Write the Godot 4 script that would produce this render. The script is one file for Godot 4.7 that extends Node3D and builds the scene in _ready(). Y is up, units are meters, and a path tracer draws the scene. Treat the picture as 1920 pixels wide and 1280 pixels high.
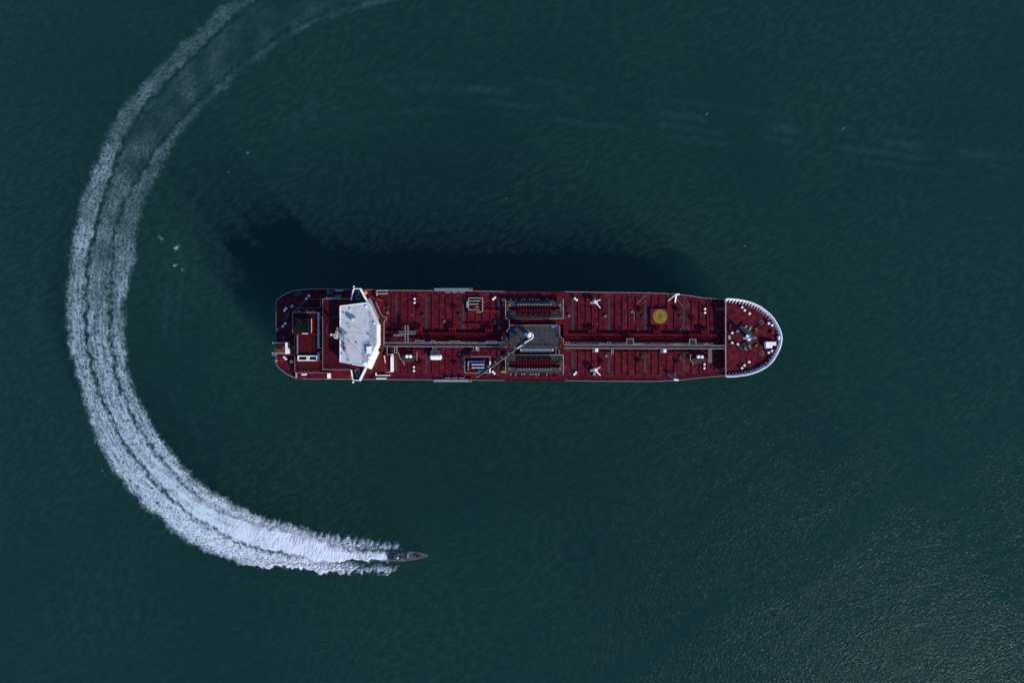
extends Node3D
# A red product tanker at anchor seen straight down from the air, and a grey speedboat that has drawn a wide arc of foam round its stern.
# Metres, y up. The bow points to +x, port side to -z. P(u, v, y) turns a pixel of the 1920 x 1280 photograph into the point at height y.

const CAM_H := 258.0
const FOCAL := 1280.0
const DECK := 12.0

var M := {}
var taken := {}
var rng := RandomNumberGenerator.new()
var noise_a := FastNoiseLite.new()
var noise_b := FastNoiseLite.new()
var noise_c := FastNoiseLite.new()
var noise_lace := FastNoiseLite.new()
var waves := []

func _ready() -> void:
	rng.seed = 7
	setup_view()
	setup_materials()
	setup_noise()
	build_sea()
	build_wake()
	build_tanker()
	build_loose_gear()
	build_speedboat()

func setup_view() -> void:
	var camera := Camera3D.new()
	camera.name = "camera"
	camera.fov = rad_to_deg(2.0 * atan(0.5))
	camera.near = 1.0
	camera.far = 9000.0
	add_child(camera)
	camera.look_at_from_position(Vector3(0, CAM_H, 0), Vector3.ZERO, Vector3(0, 0, -1))
	camera.current = true

	var sun := DirectionalLight3D.new()
	sun.name = "sun"
	sun.light_energy = 1.15
	sun.light_color = Color(1.0, 0.96, 0.90)
	sun.light_angular_distance = 1.0
	sun.shadow_enabled = true
	sun.directional_shadow_max_distance = 700.0
	add_child(sun)
	var elevation := deg_to_rad(29.5)
	var toward := Vector3(0.72 * cos(elevation), sin(elevation), 0.694 * cos(elevation))
	sun.look_at_from_position(toward * 100.0, Vector3.ZERO, Vector3.UP)

	var sky_look := ProceduralSkyMaterial.new()
	sky_look.sky_top_color = Color(0.34, 0.50, 0.74)
	sky_look.sky_horizon_color = Color(0.66, 0.75, 0.84)
	sky_look.sky_curve = 0.18
	sky_look.sun_angle_max = 20.0
	sky_look.ground_bottom_color = Color(0.05, 0.12, 0.13)
	sky_look.ground_horizon_color = Color(0.30, 0.38, 0.42)
	var sky := Sky.new()
	sky.sky_material = sky_look
	var env := Environment.new()
	env.background_mode = Environment.BG_SKY
	env.sky = sky
	env.tonemap_mode = Environment.TONE_MAPPER_LINEAR
	env.tonemap_exposure = 1.5
	env.volumetric_fog_enabled = true
	env.volumetric_fog_density = 0.0
	env.sdfgi_enabled = true
	env.ssao_enabled = true
	env.ssil_enabled = true
	var world := WorldEnvironment.new()
	world.name = "world"
	world.environment = env
	add_child(world)

# ---------------------------------------------------------------- materials

func noise_tex(size: int, freq: float, octaves: int, ramp: Array, seed_no: int, cellular := false) -> NoiseTexture2D:
	var n := FastNoiseLite.new()
	n.seed = seed_no
	n.frequency = freq
	n.noise_type = FastNoiseLite.TYPE_CELLULAR if cellular else FastNoiseLite.TYPE_SIMPLEX_SMOOTH
	n.fractal_type = FastNoiseLite.FRACTAL_FBM
	n.fractal_octaves = octaves
	n.fractal_gain = 0.62 if size == 2048 and ramp.size() else 0.5
	var t := NoiseTexture2D.new()
	t.width = size
	t.height = size
	t.seamless = true
	t.seamless_blend_skirt = 0.3
	t.noise = n
	if ramp.size():
		var g := Gradient.new()
		g.offsets = PackedFloat32Array(ramp.map(func(r): return r[0]))
		g.colors = PackedColorArray(ramp.map(func(r): return r[1]))
		t.color_ramp = g
	return t

func lin(r: float, g: float, b: float) -> Color:
	return Color(r, g, b).linear_to_srgb()

func paint(key: String, color: Color, rough := 0.55, metal := 0.0, tex: Texture2D = null, scale := 0.1) -> StandardMaterial3D:
	var m := StandardMaterial3D.new()
	m.resource_name = key
	m.albedo_color = color
	m.roughness = rough
	m.metallic = metal
	m.metallic_specular = 0.16 if key.begins_with("red") or key.begins_with("deck") else 0.3
	if tex:
		m.albedo_texture = tex
		m.uv1_triplanar = true
		m.uv1_world_triplanar = true
		m.uv1_scale = Vector3.ONE * scale
	M[key] = m
	return m

func setup_materials() -> void:
	var wear := noise_tex(512, 0.012, 5, [[0.0, Color(0.62, 0.60, 0.60)], [0.45, Color(0.86, 0.86, 0.86)], [1.0, Color(1, 1, 1)]], 3)
	var grime := noise_tex(512, 0.02, 5, [[0.0, Color(0.42, 0.42, 0.42)], [0.5, Color(0.78, 0.78, 0.78)], [1.0, Color(1, 1, 1)]], 5)
	var deck_tone := noise_tex(1024, 0.008, 6, [[0.0, lin(0.030, 0.0026, 0.0098)], [0.34, lin(0.052, 0.0046, 0.0122)], [0.55, lin(0.074, 0.0068, 0.0140)], [0.72, lin(0.104, 0.0115, 0.0165)], [1.0, lin(0.16, 0.026, 0.024)]], 11)
	var rust := noise_tex(1024, 0.014, 6, [[0.0, Color(0.28, 0.08, 0.05, 0.0)], [0.58, Color(0.28, 0.08, 0.05, 0.0)], [0.72, Color(0.33, 0.10, 0.06, 0.4)], [1.0, Color(0.38, 0.16, 0.08, 0.7)]], 23)
	for spec in [["deck", Color.WHITE, 0.045]]:
		var m := paint(spec[0], spec[1], 0.62, 0.0, deck_tone, spec[2])
		m.detail_enabled = true
		m.detail_albedo = rust
		m.detail_uv_layer = BaseMaterial3D.DETAIL_UV_2
		m.uv2_triplanar = true
		m.uv2_world_triplanar = true
		m.uv2_scale = Vector3.ONE * 0.06
	paint("red_frame", lin(0.1426, 0.0093, 0.0156), 0.5, 0.0, wear, 0.2)
	paint("red_pipe", lin(0.1296, 0.0078, 0.0138), 0.45, 0.0, wear, 0.21)
	paint("red_house", lin(0.0707, 0.0057, 0.0114), 0.6, 0.0, wear, 0.12)
	paint("red_pad", lin(0.1275, 0.0127, 0.0213), 0.6, 0.0, wear, 0.15)
	paint("red_bright", lin(0.2750, 0.0125, 0.0100), 0.45, 0.0, wear, 0.2)
	paint("red_hull", lin(0.0650, 0.0060, 0.0100), 0.5, 0.0, wear, 0.05)
	paint("red_bottom", lin(0.0500, 0.0075, 0.0060), 0.7, 0.0, grime, 0.05)
	paint("brown_deck", lin(0.0969, 0.0179, 0.0102), 0.65, 0.0, wear, 0.2)
	paint("walk_grey", lin(0.0510, 0.0510, 0.0530), 0.75, 0.0, grime, 0.25)
	paint("walk_dark", lin(0.0340, 0.0354, 0.0408), 0.75, 0.0, grime, 0.25)
	paint("grating", lin(0.0612, 0.0612, 0.0680), 0.7, 0.0, grime, 0.3)
	paint("rail", lin(0.3910, 0.3740, 0.3740), 0.5, 0.0, wear, 0.4)
	paint("rail_dim", lin(0.1768, 0.1700, 0.1768), 0.55, 0.0, wear, 0.4)
	paint("white", lin(0.80, 0.80, 0.79), 0.45, 0.0, noise_tex(512, 0.01, 4, [[0.0, Color(0.86, 0.86, 0.85)], [0.5, Color(0.96, 0.96, 0.96)], [1.0, Color(1, 1, 1)]], 8), 0.08)
	paint("roof_white", lin(0.4328, 0.4451, 0.4575), 0.55, 0.0, noise_tex(512, 0.012, 5, [[0.0, Color(0.86, 0.88, 0.90)], [0.4, Color(0.95, 0.96, 0.97)], [0.62, Color(0.98, 0.985, 0.985)], [1.0, Color(1, 0.99, 0.97)]], 9), 0.075)
	paint("roof_panel", lin(0.3546, 0.3956, 0.4501), 0.55, 0.0, wear, 0.1)
	paint("cream", lin(0.5580, 0.5220, 0.3780), 0.5, 0.0, wear, 0.4)
	paint("pale_grey", lin(0.3200, 0.3440, 0.3680), 0.5, 0.0, wear, 0.2)
	paint("mid_grey", lin(0.1496, 0.1564, 0.1632), 0.55, 0.0, wear, 0.3)
	paint("aluminium", lin(0.4125, 0.4350, 0.4650), 0.4, 0.3, wear, 0.3)
	paint("black", lin(0.0054, 0.0061, 0.0082), 0.7, 0.0, grime, 0.2)
	paint("soot", lin(0.016, 0.016, 0.017), 0.8, 0.0, grime, 0.4)
	paint("wing_dark", lin(0.0068, 0.0150, 0.0190), 0.6, 0.0, grime, 0.2)
	paint("navy", lin(0.0082, 0.0170, 0.0816), 0.5)
	paint("blue", lin(0.0136, 0.0884, 0.2856), 0.5, 0.0, wear, 0.4)
	paint("scanner_blue", lin(0.0680, 0.1768, 0.3740), 0.45)
	paint("teal", lin(0.0136, 0.0612, 0.0544), 0.6)
	paint("green", lin(0.0204, 0.1088, 0.0408), 0.5)
	paint("yellow", lin(0.3944, 0.3128, 0.0136), 0.5, 0.0, wear, 0.4)
	paint("pad_yellow", lin(0.2448, 0.1700, 0.0150), 0.6, 0.0, wear, 0.25)
	paint("line_yellow", lin(0.1156, 0.0748, 0.0136), 0.65, 0.0, grime, 0.3)
	paint("line_white", lin(0.2040, 0.1836, 0.1972), 0.6, 0.0, grime, 0.3)
	paint("line_faint", lin(0.1360, 0.0680, 0.0884), 0.6, 0.0, grime, 0.3)
	paint("ochre", lin(0.2856, 0.1496, 0.0136), 0.55, 0.0, wear, 0.3)
	paint("orange", lin(0.22, 0.055, 0.018), 0.45, 0.0, grime, 0.3)
	paint("buoy_orange", lin(0.6750, 0.1530, 0.0450), 0.45)
	paint("boat_grey", lin(0.0952, 0.1122, 0.1292), 0.45, 0.0, wear, 0.3)
	paint("boat_deck", lin(0.0578, 0.0680, 0.0816), 0.6, 0.0, wear, 0.4)
	paint("boat_dark", lin(0.0136, 0.0163, 0.0204), 0.5)
	paint("boat_trim", lin(0.2040, 0.1972, 0.1768), 0.5)
	paint("boat_brown", lin(0.1632, 0.0680, 0.0476), 0.6)
	var glass := paint("glass", lin(0.012, 0.018, 0.022), 0.08)
	glass.metallic_specular = 0.6

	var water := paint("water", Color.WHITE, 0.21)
	water.albedo_texture = noise_tex(2048, 0.016, 6, [[0.0, lin(0.0, 0.002, 0.003)], [0.38, lin(0.004, 0.012, 0.012)], [0.6, lin(0.012, 0.028, 0.0225)], [1.0, lin(0.032, 0.060, 0.046)]], 31)  # streaky tones paint the light and dark of ripples into the colour
	# broad patches of clearer and siltier water
	water.detail_enabled = true
	water.detail_albedo = noise_tex(512, 0.008, 3, [[0.0, Color(0.55, 0.6, 0.66)], [0.5, Color(0.85, 0.86, 0.86)], [1.0, Color(1, 0.98, 0.92)]], 77)
	water.detail_blend_mode = BaseMaterial3D.BLEND_MODE_MUL
	water.detail_uv_layer = BaseMaterial3D.DETAIL_UV_2
	water.uv2_triplanar = true
	water.uv2_world_triplanar = true
	water.uv2_scale = Vector3.ONE * 0.0021
	water.albedo_color.a = 0.34
	water.transparency = BaseMaterial3D.TRANSPARENCY_ALPHA
	water.normal_enabled = true
	var ripple := noise_tex(2048, 0.034, 4, [], 47)
	ripple.as_normal_map = true
	ripple.bump_strength = 4.4
	water.normal_texture = ripple
	water.normal_scale = 1.0
	water.metallic_specular = 0.165
	var foam := paint("foam", Color.WHITE, 0.8)
	foam.vertex_color_use_as_albedo = true
	foam.transparency = BaseMaterial3D.TRANSPARENCY_ALPHA
	foam.albedo_texture = noise_tex(256, 0.02, 3, [[0.0, Color(0.94, 0.95, 0.97)], [1.0, Color(1, 1, 1)]], 61)
	paint("mud", lin(0.01, 0.02, 0.02), 0.95)

func setup_noise() -> void:
	noise_a.seed = 101
	noise_a.frequency = 1.0
	noise_a.fractal_octaves = 3
	noise_b.seed = 202
	noise_b.frequency = 1.0
	noise_b.fractal_octaves = 4
	noise_c.seed = 303
	noise_c.frequency = 1.0
	noise_c.fractal_type = FastNoiseLite.FRACTAL_NONE
	noise_lace.seed = 404
	noise_lace.frequency = 1.0
	noise_lace.noise_type = FastNoiseLite.TYPE_CELLULAR
	noise_lace.cellular_return_type = FastNoiseLite.RETURN_DISTANCE2_SUB
	noise_lace.fractal_type = FastNoiseLite.FRACTAL_NONE

# ---------------------------------------------------------------- nodes

func P(u: float, v: float, y: float) -> Vector3:
	var s := (CAM_H - y) / FOCAL
	return Vector3((u - 960.0) * s, y, (v - 640.0) * s)

func numbered(called: String) -> String:
	if not taken.has(called):
		taken[called] = 0
		return called
	taken[called] += 1
	return "%s_%03d" % [called, taken[called]]

func thing(called: String, label: String, category: String, at := Vector3.ZERO, group := "") -> Node3D:
	var o := Node3D.new()
	o.name = numbered(called)
	o.position = at
	add_child(o)
	o.set_meta("label", label)
	o.set_meta("category", category)
	if group:
		o.set_meta("group", group)
	return o

# A builder collects flat-shaded triangles in world axes; done() commits them as one named mesh under a parent that stands at some point.
func begin() -> Dictionary:
	return {"v": PackedVector3Array(), "n": PackedVector3Array()}

func done(b: Dictionary, called: String, m: String, parent: Node3D) -> MeshInstance3D:
	var off := Vector3.ZERO
	var up: Node = parent
	while up is Node3D and up != self:
		off += (up as Node3D).position
		up = up.get_parent()
	var verts: PackedVector3Array = b.v
	var lo := verts[0]
	var hi := verts[0]
	for p in verts:
		lo = lo.min(p)
		hi = hi.max(p)
	var foot := Vector3((lo.x + hi.x) / 2, lo.y, (lo.z + hi.z) / 2)
	for i in verts.size():
		verts[i] -= foot
	var a := []
	a.resize(Mesh.ARRAY_MAX)
	a[Mesh.ARRAY_VERTEX] = verts
	a[Mesh.ARRAY_NORMAL] = b.n
	var am := ArrayMesh.new()
	am.add_surface_from_arrays(Mesh.PRIMITIVE_TRIANGLES, a)
	am.surface_set_material(0, M[m])
	var o := MeshInstance3D.new()
	o.mesh = am
	o.name = called
	o.position = foot - off
	parent.add_child(o, true)
	return o

func tri(b: Dictionary, p: Vector3, q: Vector3, r: Vector3) -> void:
	var n := (q - p).cross(r - p).normalized()
	b.v.append_array(PackedVector3Array([p, r, q]))
	b.n.append_array(PackedVector3Array([n, n, n]))

func tri_n(b: Dictionary, p: Vector3, q: Vector3, r: Vector3, np: Vector3, nq: Vector3, nr: Vector3) -> void:
	b.v.append_array(PackedVector3Array([p, r, q]))
	b.n.append_array(PackedVector3Array([np, nr, nq]))

func quad(b: Dictionary, p: Vector3, q: Vector3, r: Vector3, s: Vector3) -> void:
	tri(b, p, q, r)
	tri(b, p, r, s)

# eight corners: lower ring and upper ring, both counter-clockwise seen from above
func hexa(b: Dictionary, lo: Array, hi: Array) -> void:
	quad(b, hi[0], hi[1], hi[2], hi[3])
	quad(b, lo[3], lo[2], lo[1], lo[0])
	for i in 4:
		var j := (i + 1) % 4
		quad(b, lo[i], lo[j], hi[j], hi[i])

func box(b: Dictionary, c: Vector3, size: Vector3, yaw := 0.0, chamfer := 0.0) -> void:
	var t := Basis(Vector3.UP, yaw)
	var h := size / 2
	var ring := [Vector3(-h.x, 0, h.z), Vector3(h.x, 0, h.z), Vector3(h.x, 0, -h.z), Vector3(-h.x, 0, -h.z)]
	var lo := []
	var hi := []
	for p in ring:
		lo.append(c + t * (p + Vector3(0, -h.y, 0)))
	if chamfer > 0.0:
		var mid := []
		for p in ring:
			mid.append(c + t * (p + Vector3(0, h.y - chamfer, 0)))
			hi.append(c + t * (Vector3(p.x - signf(p.x) * chamfer, h.y, p.z - signf(p.z) * chamfer)))
		hexa(b, lo, mid)
		hexa(b, mid, hi)
	else:
		for p in ring:
			hi.append(c + t * (p + Vector3(0, h.y, 0)))
		hexa(b, lo, hi)

# a box whose TOP face covers a pixel rectangle
func pbox(b: Dictionary, u0: float, v0: float, u1: float, v1: float, y0: float, y1: float, chamfer := 0.0) -> void:
	var p := P(u0, v0, y1)
	var q := P(u1, v1, y1)
	box(b, Vector3((p.x + q.x) / 2, (y0 + y1) / 2, (p.z + q.z) / 2), Vector3(q.x - p.x, y1 - y0, q.z - p.z), 0.0, chamfer)

func px_poly(points: Array, y: float) -> PackedVector3Array:
	var out := PackedVector3Array()
	for p in points:
		out.append(P(p[0], p[1], y))
	return out

# an upright prism over a polygon; the polygon runs clockwise or not, it is turned as needed
func prism(b: Dictionary, top: PackedVector3Array, y0: float, sides := true) -> void:
	var flat := PackedVector2Array()
	for p in top:
		flat.append(Vector2(p.x, p.z))
	if Geometry2D.is_polygon_clockwise(flat):
		top.reverse()
		flat.reverse()
	var idx := Geometry2D.triangulate_polygon(flat)
	for i in range(0, idx.size(), 3):
		var p := top[idx[i]]
		var q := top[idx[i + 1]]
		var r := top[idx[i + 2]]
		if (q - p).cross(r - p).y < 0:
			var w := q
			q = r
			r = w
		tri(b, p, q, r)
		if sides:
			tri(b, Vector3(p.x, y0, p.z), Vector3(r.x, y0, r.z), Vector3(q.x, y0, q.z))
	if sides:
		for i in top.size():
			var p := top[i]
			var q := top[(i + 1) % top.size()]
			# outward whichever way the ring runs
			var n := (q - p).cross(Vector3.UP)
			var mid := (p + q) / 2 + n.normalized() * 0.01
			var p0 := Vector3(p.x, y0, p.z)
			var q0 := Vector3(q.x, y0, q.z)
			if Geometry2D.is_point_in_polygon(Vector2(mid.x, mid.z), flat):
				quad(b, p0, p, q, q0)
			else:
				quad(b, p0, q0, q, p)

# a straight bar of rectangular section between two points
func bar(b: Dictionary, p: Vector3, q: Vector3, w: float, h: float) -> void:
	var along := (q - p)
	if along.length() < 0.001:
		return
	var side := along.cross(Vector3.UP)
	side = Vector3.RIGHT if side.length() < 0.0001 else side.normalized()
	var up := side.cross(along).normalized()
	var s := side * w / 2
	var t := up * h / 2
	var a := [p - s - t, p + s - t, p + s + t, p - s + t]
	var c := [q - s - t, q + s - t, q + s + t, q - s + t]
	quad(b, a[3], a[2], a[1], a[0])
	quad(b, c[0], c[1], c[2], c[3])
	for i in 4:
		var j := (i + 1) % 4
		quad(b, a[i], a[j], c[j], c[i])

func tube(b: Dictionary, path: Array, r: float, segs := 8, caps := true) -> void:
	var rings := []
	for i in path.size():
		var d: Vector3 = (path[mini(i + 1, path.size() - 1)] - path[maxi(i - 1, 0)]).normalized()
		var side := d.cross(Vector3.UP)
		side = Vector3.RIGHT if side.length() < 0.01 else side.normalized()
		var up := side.cross(d).normalized()
		var ring := []
		for k in segs:
			var a := TAU * k / segs
			ring.append(side * cos(a) + up * sin(a))
		rings.append(ring)
	for i in path.size() - 1:
		for k in segs:
			var j := (k + 1) % segs
			var n0: Vector3 = rings[i][k]
			var n1: Vector3 = rings[i][j]
			var m0: Vector3 = rings[i + 1][k]
			var m1: Vector3 = rings[i + 1][j]
			tri_n(b, path[i] + n0 * r, path[i + 1] + m1 * r, path[i] + n1 * r, n0, m1, n1)
			tri_n(b, path[i] + n0 * r, path[i + 1] + m0 * r, path[i + 1] + m1 * r, n0, m0, m1)
	if caps:
		for k in segs:
			var j := (k + 1) % segs
			tri(b, path[0], path[0] + rings[0][k] * r, path[0] + rings[0][j] * r)
			var e: int = path.size() - 1
			tri(b, path[e], path[e] + rings[e][j] * r, path[e] + rings[e][k] * r)

# a turned shape: profile of (radius, height) from the bottom up, standing at c
func lathe(b: Dictionary, c: Vector3, profile: Array, segs := 14) -> void:
	for i in profile.size() - 1:
		var r0: float = profile[i][0]
		var h0: float = profile[i][1]
		var r1: float = profile[i + 1][0]
		var h1: float = profile[i + 1][1]
		for k in segs:
			var a0 := TAU * k / segs
			var a1 := TAU * (k + 1) / segs
			var d0 := Vector3(cos(a0), 0, -sin(a0))
			var d1 := Vector3(cos(a1), 0, -sin(a1))
			var slope := Vector2(h1 - h0, r0 - r1).normalized()
			var n0 := d0 * slope.x + Vector3.UP * slope.y
			var n1 := d1 * slope.x + Vector3.UP * slope.y
			var p := c + d0 * r0 + Vector3.UP * h0
			var q := c + d1 * r0 + Vector3.UP * h0
			var r := c + d1 * r1 + Vector3.UP * h1
			var s := c + d0 * r1 + Vector3.UP * h1
			if r0 > 0.0001:
				tri_n(b, p, q, r, n0, n1, n1)
			if r1 > 0.0001:
				tri_n(b, p, r, s, n0, n1, n0)

func smooth(x: float, a: float, c: float) -> float:
	return smoothstep(a, c, x)

# ---------------------------------------------------------------- sea and foam

func axis(inner: float, cell: float, outer: float) -> PackedFloat32Array:
	var half := PackedFloat32Array()
	var x := 0.0
	var step := cell
	while x < outer:
		half.append(x)
		x += step
		if x > inner:
			step *= 1.35
	half.append(outer)
	var out := PackedFloat32Array()
	for i in range(half.size() - 1, 0, -1):
		out.append(-half[i])
	out.append_array(half)
	return out

func make_waves() -> void:
	var r := RandomNumberGenerator.new()
	r.seed = 19
	for i in 11:
		var wavelength := 5.0 * pow(1.3, i * 0.75)
		var angle := deg_to_rad(57.0 + r.randf_range(-26.0, 26.0))
		var k := TAU / wavelength
		waves.append([cos(angle) * k, sin(angle) * k, r.randf() * TAU, 0.012 * pow(6.0 / wavelength, 0.4) / k * r.randf_range(0.6, 1.1)])

# (place along, place across) in metres at sea level, read off the photograph
const ARC_ACROSS := [[-110, -58], [-97, -77], [-81, -88], [-62, -93.5], [-42, -96], [-12, -95.5], [28, -91], [69, -84.5], [109, -79.5], [149, -74.5], [200, -67.5]]
const ARC_DOWN := [[-70, -104], [-54, -117], [-38, -126], [-18, -131], [2, -132], [20, -129], [38, -123], [60, -112]]
const ARC_OUTSIDE := [[-120, -142], [-95, -158], [-70, -170], [-30, -179], [10, -181], [50, -174]]

func along_curve(c: Array, t: float) -> float:
	for i in c.size() - 1:
		if t <= c[i + 1][0]:
			return lerpf(c[i][1], c[i + 1][1], clampf((t - c[i][0]) / float(c[i + 1][0] - c[i][0]), 0.0, 1.0))
	return c[-1][1]

func train(d: float, high: float) -> float:
	return sin(d * 1.05) * high * exp(-pow(d / 8.0, 2.0)) if absf(d) < 20.0 else 0.0

# height of the swell at a place
func swell(x: float, z: float) -> float:
	var h := 0.0
	for w in waves:
		h += sin(x * w[0] + z * w[1] + w[2]) * w[3]
	# trains of waves that earlier passes of the boat have left
	h += train(z - along_curve(ARC_ACROSS, x), 0.22) * smooth(x, -112.0, -70.0)
	h += train(x - along_curve(ARC_DOWN, z), 0.2) * (1.0 - smooth(absf(z + 8.0), 48.0, 66.0))
	h += train(x - along_curve(ARC_OUTSIDE, z), 0.15) * (1.0 - smooth(absf(z + 30.0), 50.0, 80.0))
	return h

func build_sea() -> void:
	make_waves()
	var xs := axis(200.0, 0.85, 4000.0)
	var zs := axis(136.0, 0.85, 4000.0)
	var nx := xs.size()
	var nz := zs.size()
	var verts := PackedVector3Array()
	var normals := PackedVector3Array()
	var uvs := PackedVector2Array()
	verts.resize(nx * nz)
	normals.resize(nx * nz)
	uvs.resize(nx * nz)
	var crest := Vector2(0.84, -0.5426)
	var wind := Vector2(0.5426, 0.84)
	for j in nz:
		for i in nx:
			var x := xs[i]
			var z := zs[j]
			var far := smooth(maxf(absf(x) - 205.0, absf(z) - 140.0), 0.0, 40.0)
			verts[j * nx + i] = Vector3(x, swell(x, z) * (1.0 - far) if far < 1.0 else 0.0, z)
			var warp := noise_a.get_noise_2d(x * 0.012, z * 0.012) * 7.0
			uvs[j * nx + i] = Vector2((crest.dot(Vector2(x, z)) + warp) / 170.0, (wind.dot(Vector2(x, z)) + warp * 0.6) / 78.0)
	for j in nz:
		for i in nx:
			var l := verts[j * nx + maxi(i - 1, 0)]
			var r := verts[j * nx + mini(i + 1, nx - 1)]
			var t := verts[maxi(j - 1, 0) * nx + i]
			var d := verts[mini(j + 1, nz - 1) * nx + i]
			normals[j * nx + i] = (d - t).cross(r - l).normalized()
	var index := PackedInt32Array()
	index.resize((nx - 1) * (nz - 1) * 6)
	var at := 0
	for j in nz - 1:
		for i in nx - 1:
			var a := j * nx + i
			for k in [a, a + 1, a + nx + 1, a, a + nx + 1, a + nx]:
				index[at] = k
				at += 1
	var arr := []
	arr.resize(Mesh.ARRAY_MAX)
	arr[Mesh.ARRAY_VERTEX] = verts
	arr[Mesh.ARRAY_NORMAL] = normals
	arr[Mesh.ARRAY_TEX_UV] = uvs
	arr[Mesh.ARRAY_INDEX] = index
	var am := ArrayMesh.new()
	am.add_surface_from_arrays(Mesh.PRIMITIVE_TRIANGLES, arr)
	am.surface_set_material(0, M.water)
	var o := MeshInstance3D.new()
	o.name = "water"
	o.mesh = am
	o.set_meta("kind", "structure")
	o.set_meta("label", "dark green sea with small wind waves")
	o.set_meta("category", "water")
	add_child(o)

	# the cloudy body of the water under the surface
	var murk := FogVolume.new()
	murk.name = "murky_water"
	murk.shape = RenderingServer.FOG_VOLUME_SHAPE_BOX
	murk.size = Vector3(1600, 64, 1300)
	murk.position = Vector3(0, -33.2, 0)
	var mist := FogMaterial.new()
	mist.resource_name = "murky_water"
	mist.albedo = lin(0.065, 0.30, 0.272)
	mist.density = 0.019
	murk.material = mist
	murk.set_meta("kind", "stuff")
	murk.set_meta("label", "cloudy green water under the surface")
	murk.set_meta("category", "water")
	add_child(murk)
	var bed := begin()
	box(bed, Vector3(0, -70.0, 0), Vector3(8000, 2.0, 8000))
	done(bed, "seabed", "mud", self).set_meta("kind", "structure")

const WAKE := [
	# outer edge, outer groove, inner groove, inner edge (pixels), foam of the outer, middle and inner band, age
	[770, 1048, 762, 1047, 762, 1036, 768, 1034, 0.95, 0.0, 0.9, 0.0],
	[748, 1062, 748, 1050, 748, 1033, 750, 1022, 0.9, 0.0, 0.8, 0.02],
	[727, 1070, 727, 1050, 727, 1033, 727, 1015, 0.85, 1.0, 0.75, 0.05],
	[687, 1074, 687, 1049.5, 687, 1033, 687, 1012, 0.9, 1.05, 0.8, 0.1],
	[637, 1072, 637, 1052, 639, 1026, 641, 1005, 0.85, 1.08, 0.72, 0.15],
	[600, 1073, 600, 1053, 603, 1013, 606, 999, 0.85, 1.06, 0.72, 0.2],
	[550, 1065, 552, 1041, 558, 999, 562, 985, 0.9, 1.03, 0.72, 0.26],
	[462, 1060, 467, 1023, 478, 980, 486, 964, 0.9, 1.0, 0.74, 0.33],
	[365, 1028, 388, 985, 398, 950, 412, 925, 0.88, 0.98, 0.76, 0.4],
	[298, 978, 332, 945, 350, 915, 372, 897, 0.87, 0.95, 0.78, 0.45],
	[235, 918, 278, 888, 306, 867, 335, 855, 0.84, 0.9, 0.78, 0.5],
	[188, 850, 237, 836, 270, 820, 301, 812, 0.8, 0.86, 0.77, 0.55],
	[157, 773, 204, 776, 243, 768, 276, 766, 0.78, 0.83, 0.76, 0.6],
	[139, 712, 179, 715, 221, 712, 250, 712, 0.76, 0.78, 0.74, 0.64],
	[122, 640, 163, 640, 208, 640, 243, 640, 0.74, 0.70, 0.71, 0.68],
	[119, 570, 162, 570, 207, 570, 240, 570, 0.72, 0.60, 0.64, 0.73],
	[124, 495, 164, 498, 210, 500, 258, 498, 0.67, 0.50, 0.58, 0.78],
	[139, 400, 186, 402, 222, 405, 268, 412, 0.64, 0.40, 0.46, 0.83],
	[170, 310, 214, 312, 268, 320, 303, 326, 0.60, 0.34, 0.46, 0.87],
	[217, 207, 256, 222, 318, 246, 344, 256, 0.55, 0.30, 0.43, 0.91],
	[290, 122, 326, 142, 388, 174, 412, 185, 0.48, 0.26, 0.36, 0.94],
	[365, 47, 398, 70, 460, 112, 482, 125, 0.44, 0.24, 0.33, 0.96],
	[432, -10, 462, 15, 533, 60, 555, 72, 0.38, 0.20, 0.29, 0.98],
	[520, -70, 550, -42, 636, 14, 660, 28, 0.3, 0.16, 0.26, 0.99],
	[640, -130, 670, -100, 762, -20, 790, -4, 0.2, 0.1, 0.2, 1.0],
	[780, -170, 800, -140, 850, -95, 900, -45, 0.0, 0.0, 0.0, 1.0],
]

func spline(a, b, c, d, t: float):
	return 0.5 * (2.0 * b + (c - a) * t + (2.0 * a - 5.0 * b + 4.0 * c - d) * t * t + (3.0 * b - a - 3.0 * c + d) * t * t * t)

func station(s: float) -> Array:
	var i := clampi(int(s), 0, WAKE.size() - 2)
	var t := s - i
	var out := []
	for k in 12:
		out.append(spline(float(WAKE[maxi(i - 1, 0)][k]), float(WAKE[i][k]), float(WAKE[i + 1][k]), float(WAKE[mini(i + 2, WAKE.size() - 1)][k]), t))
	return out

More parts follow.
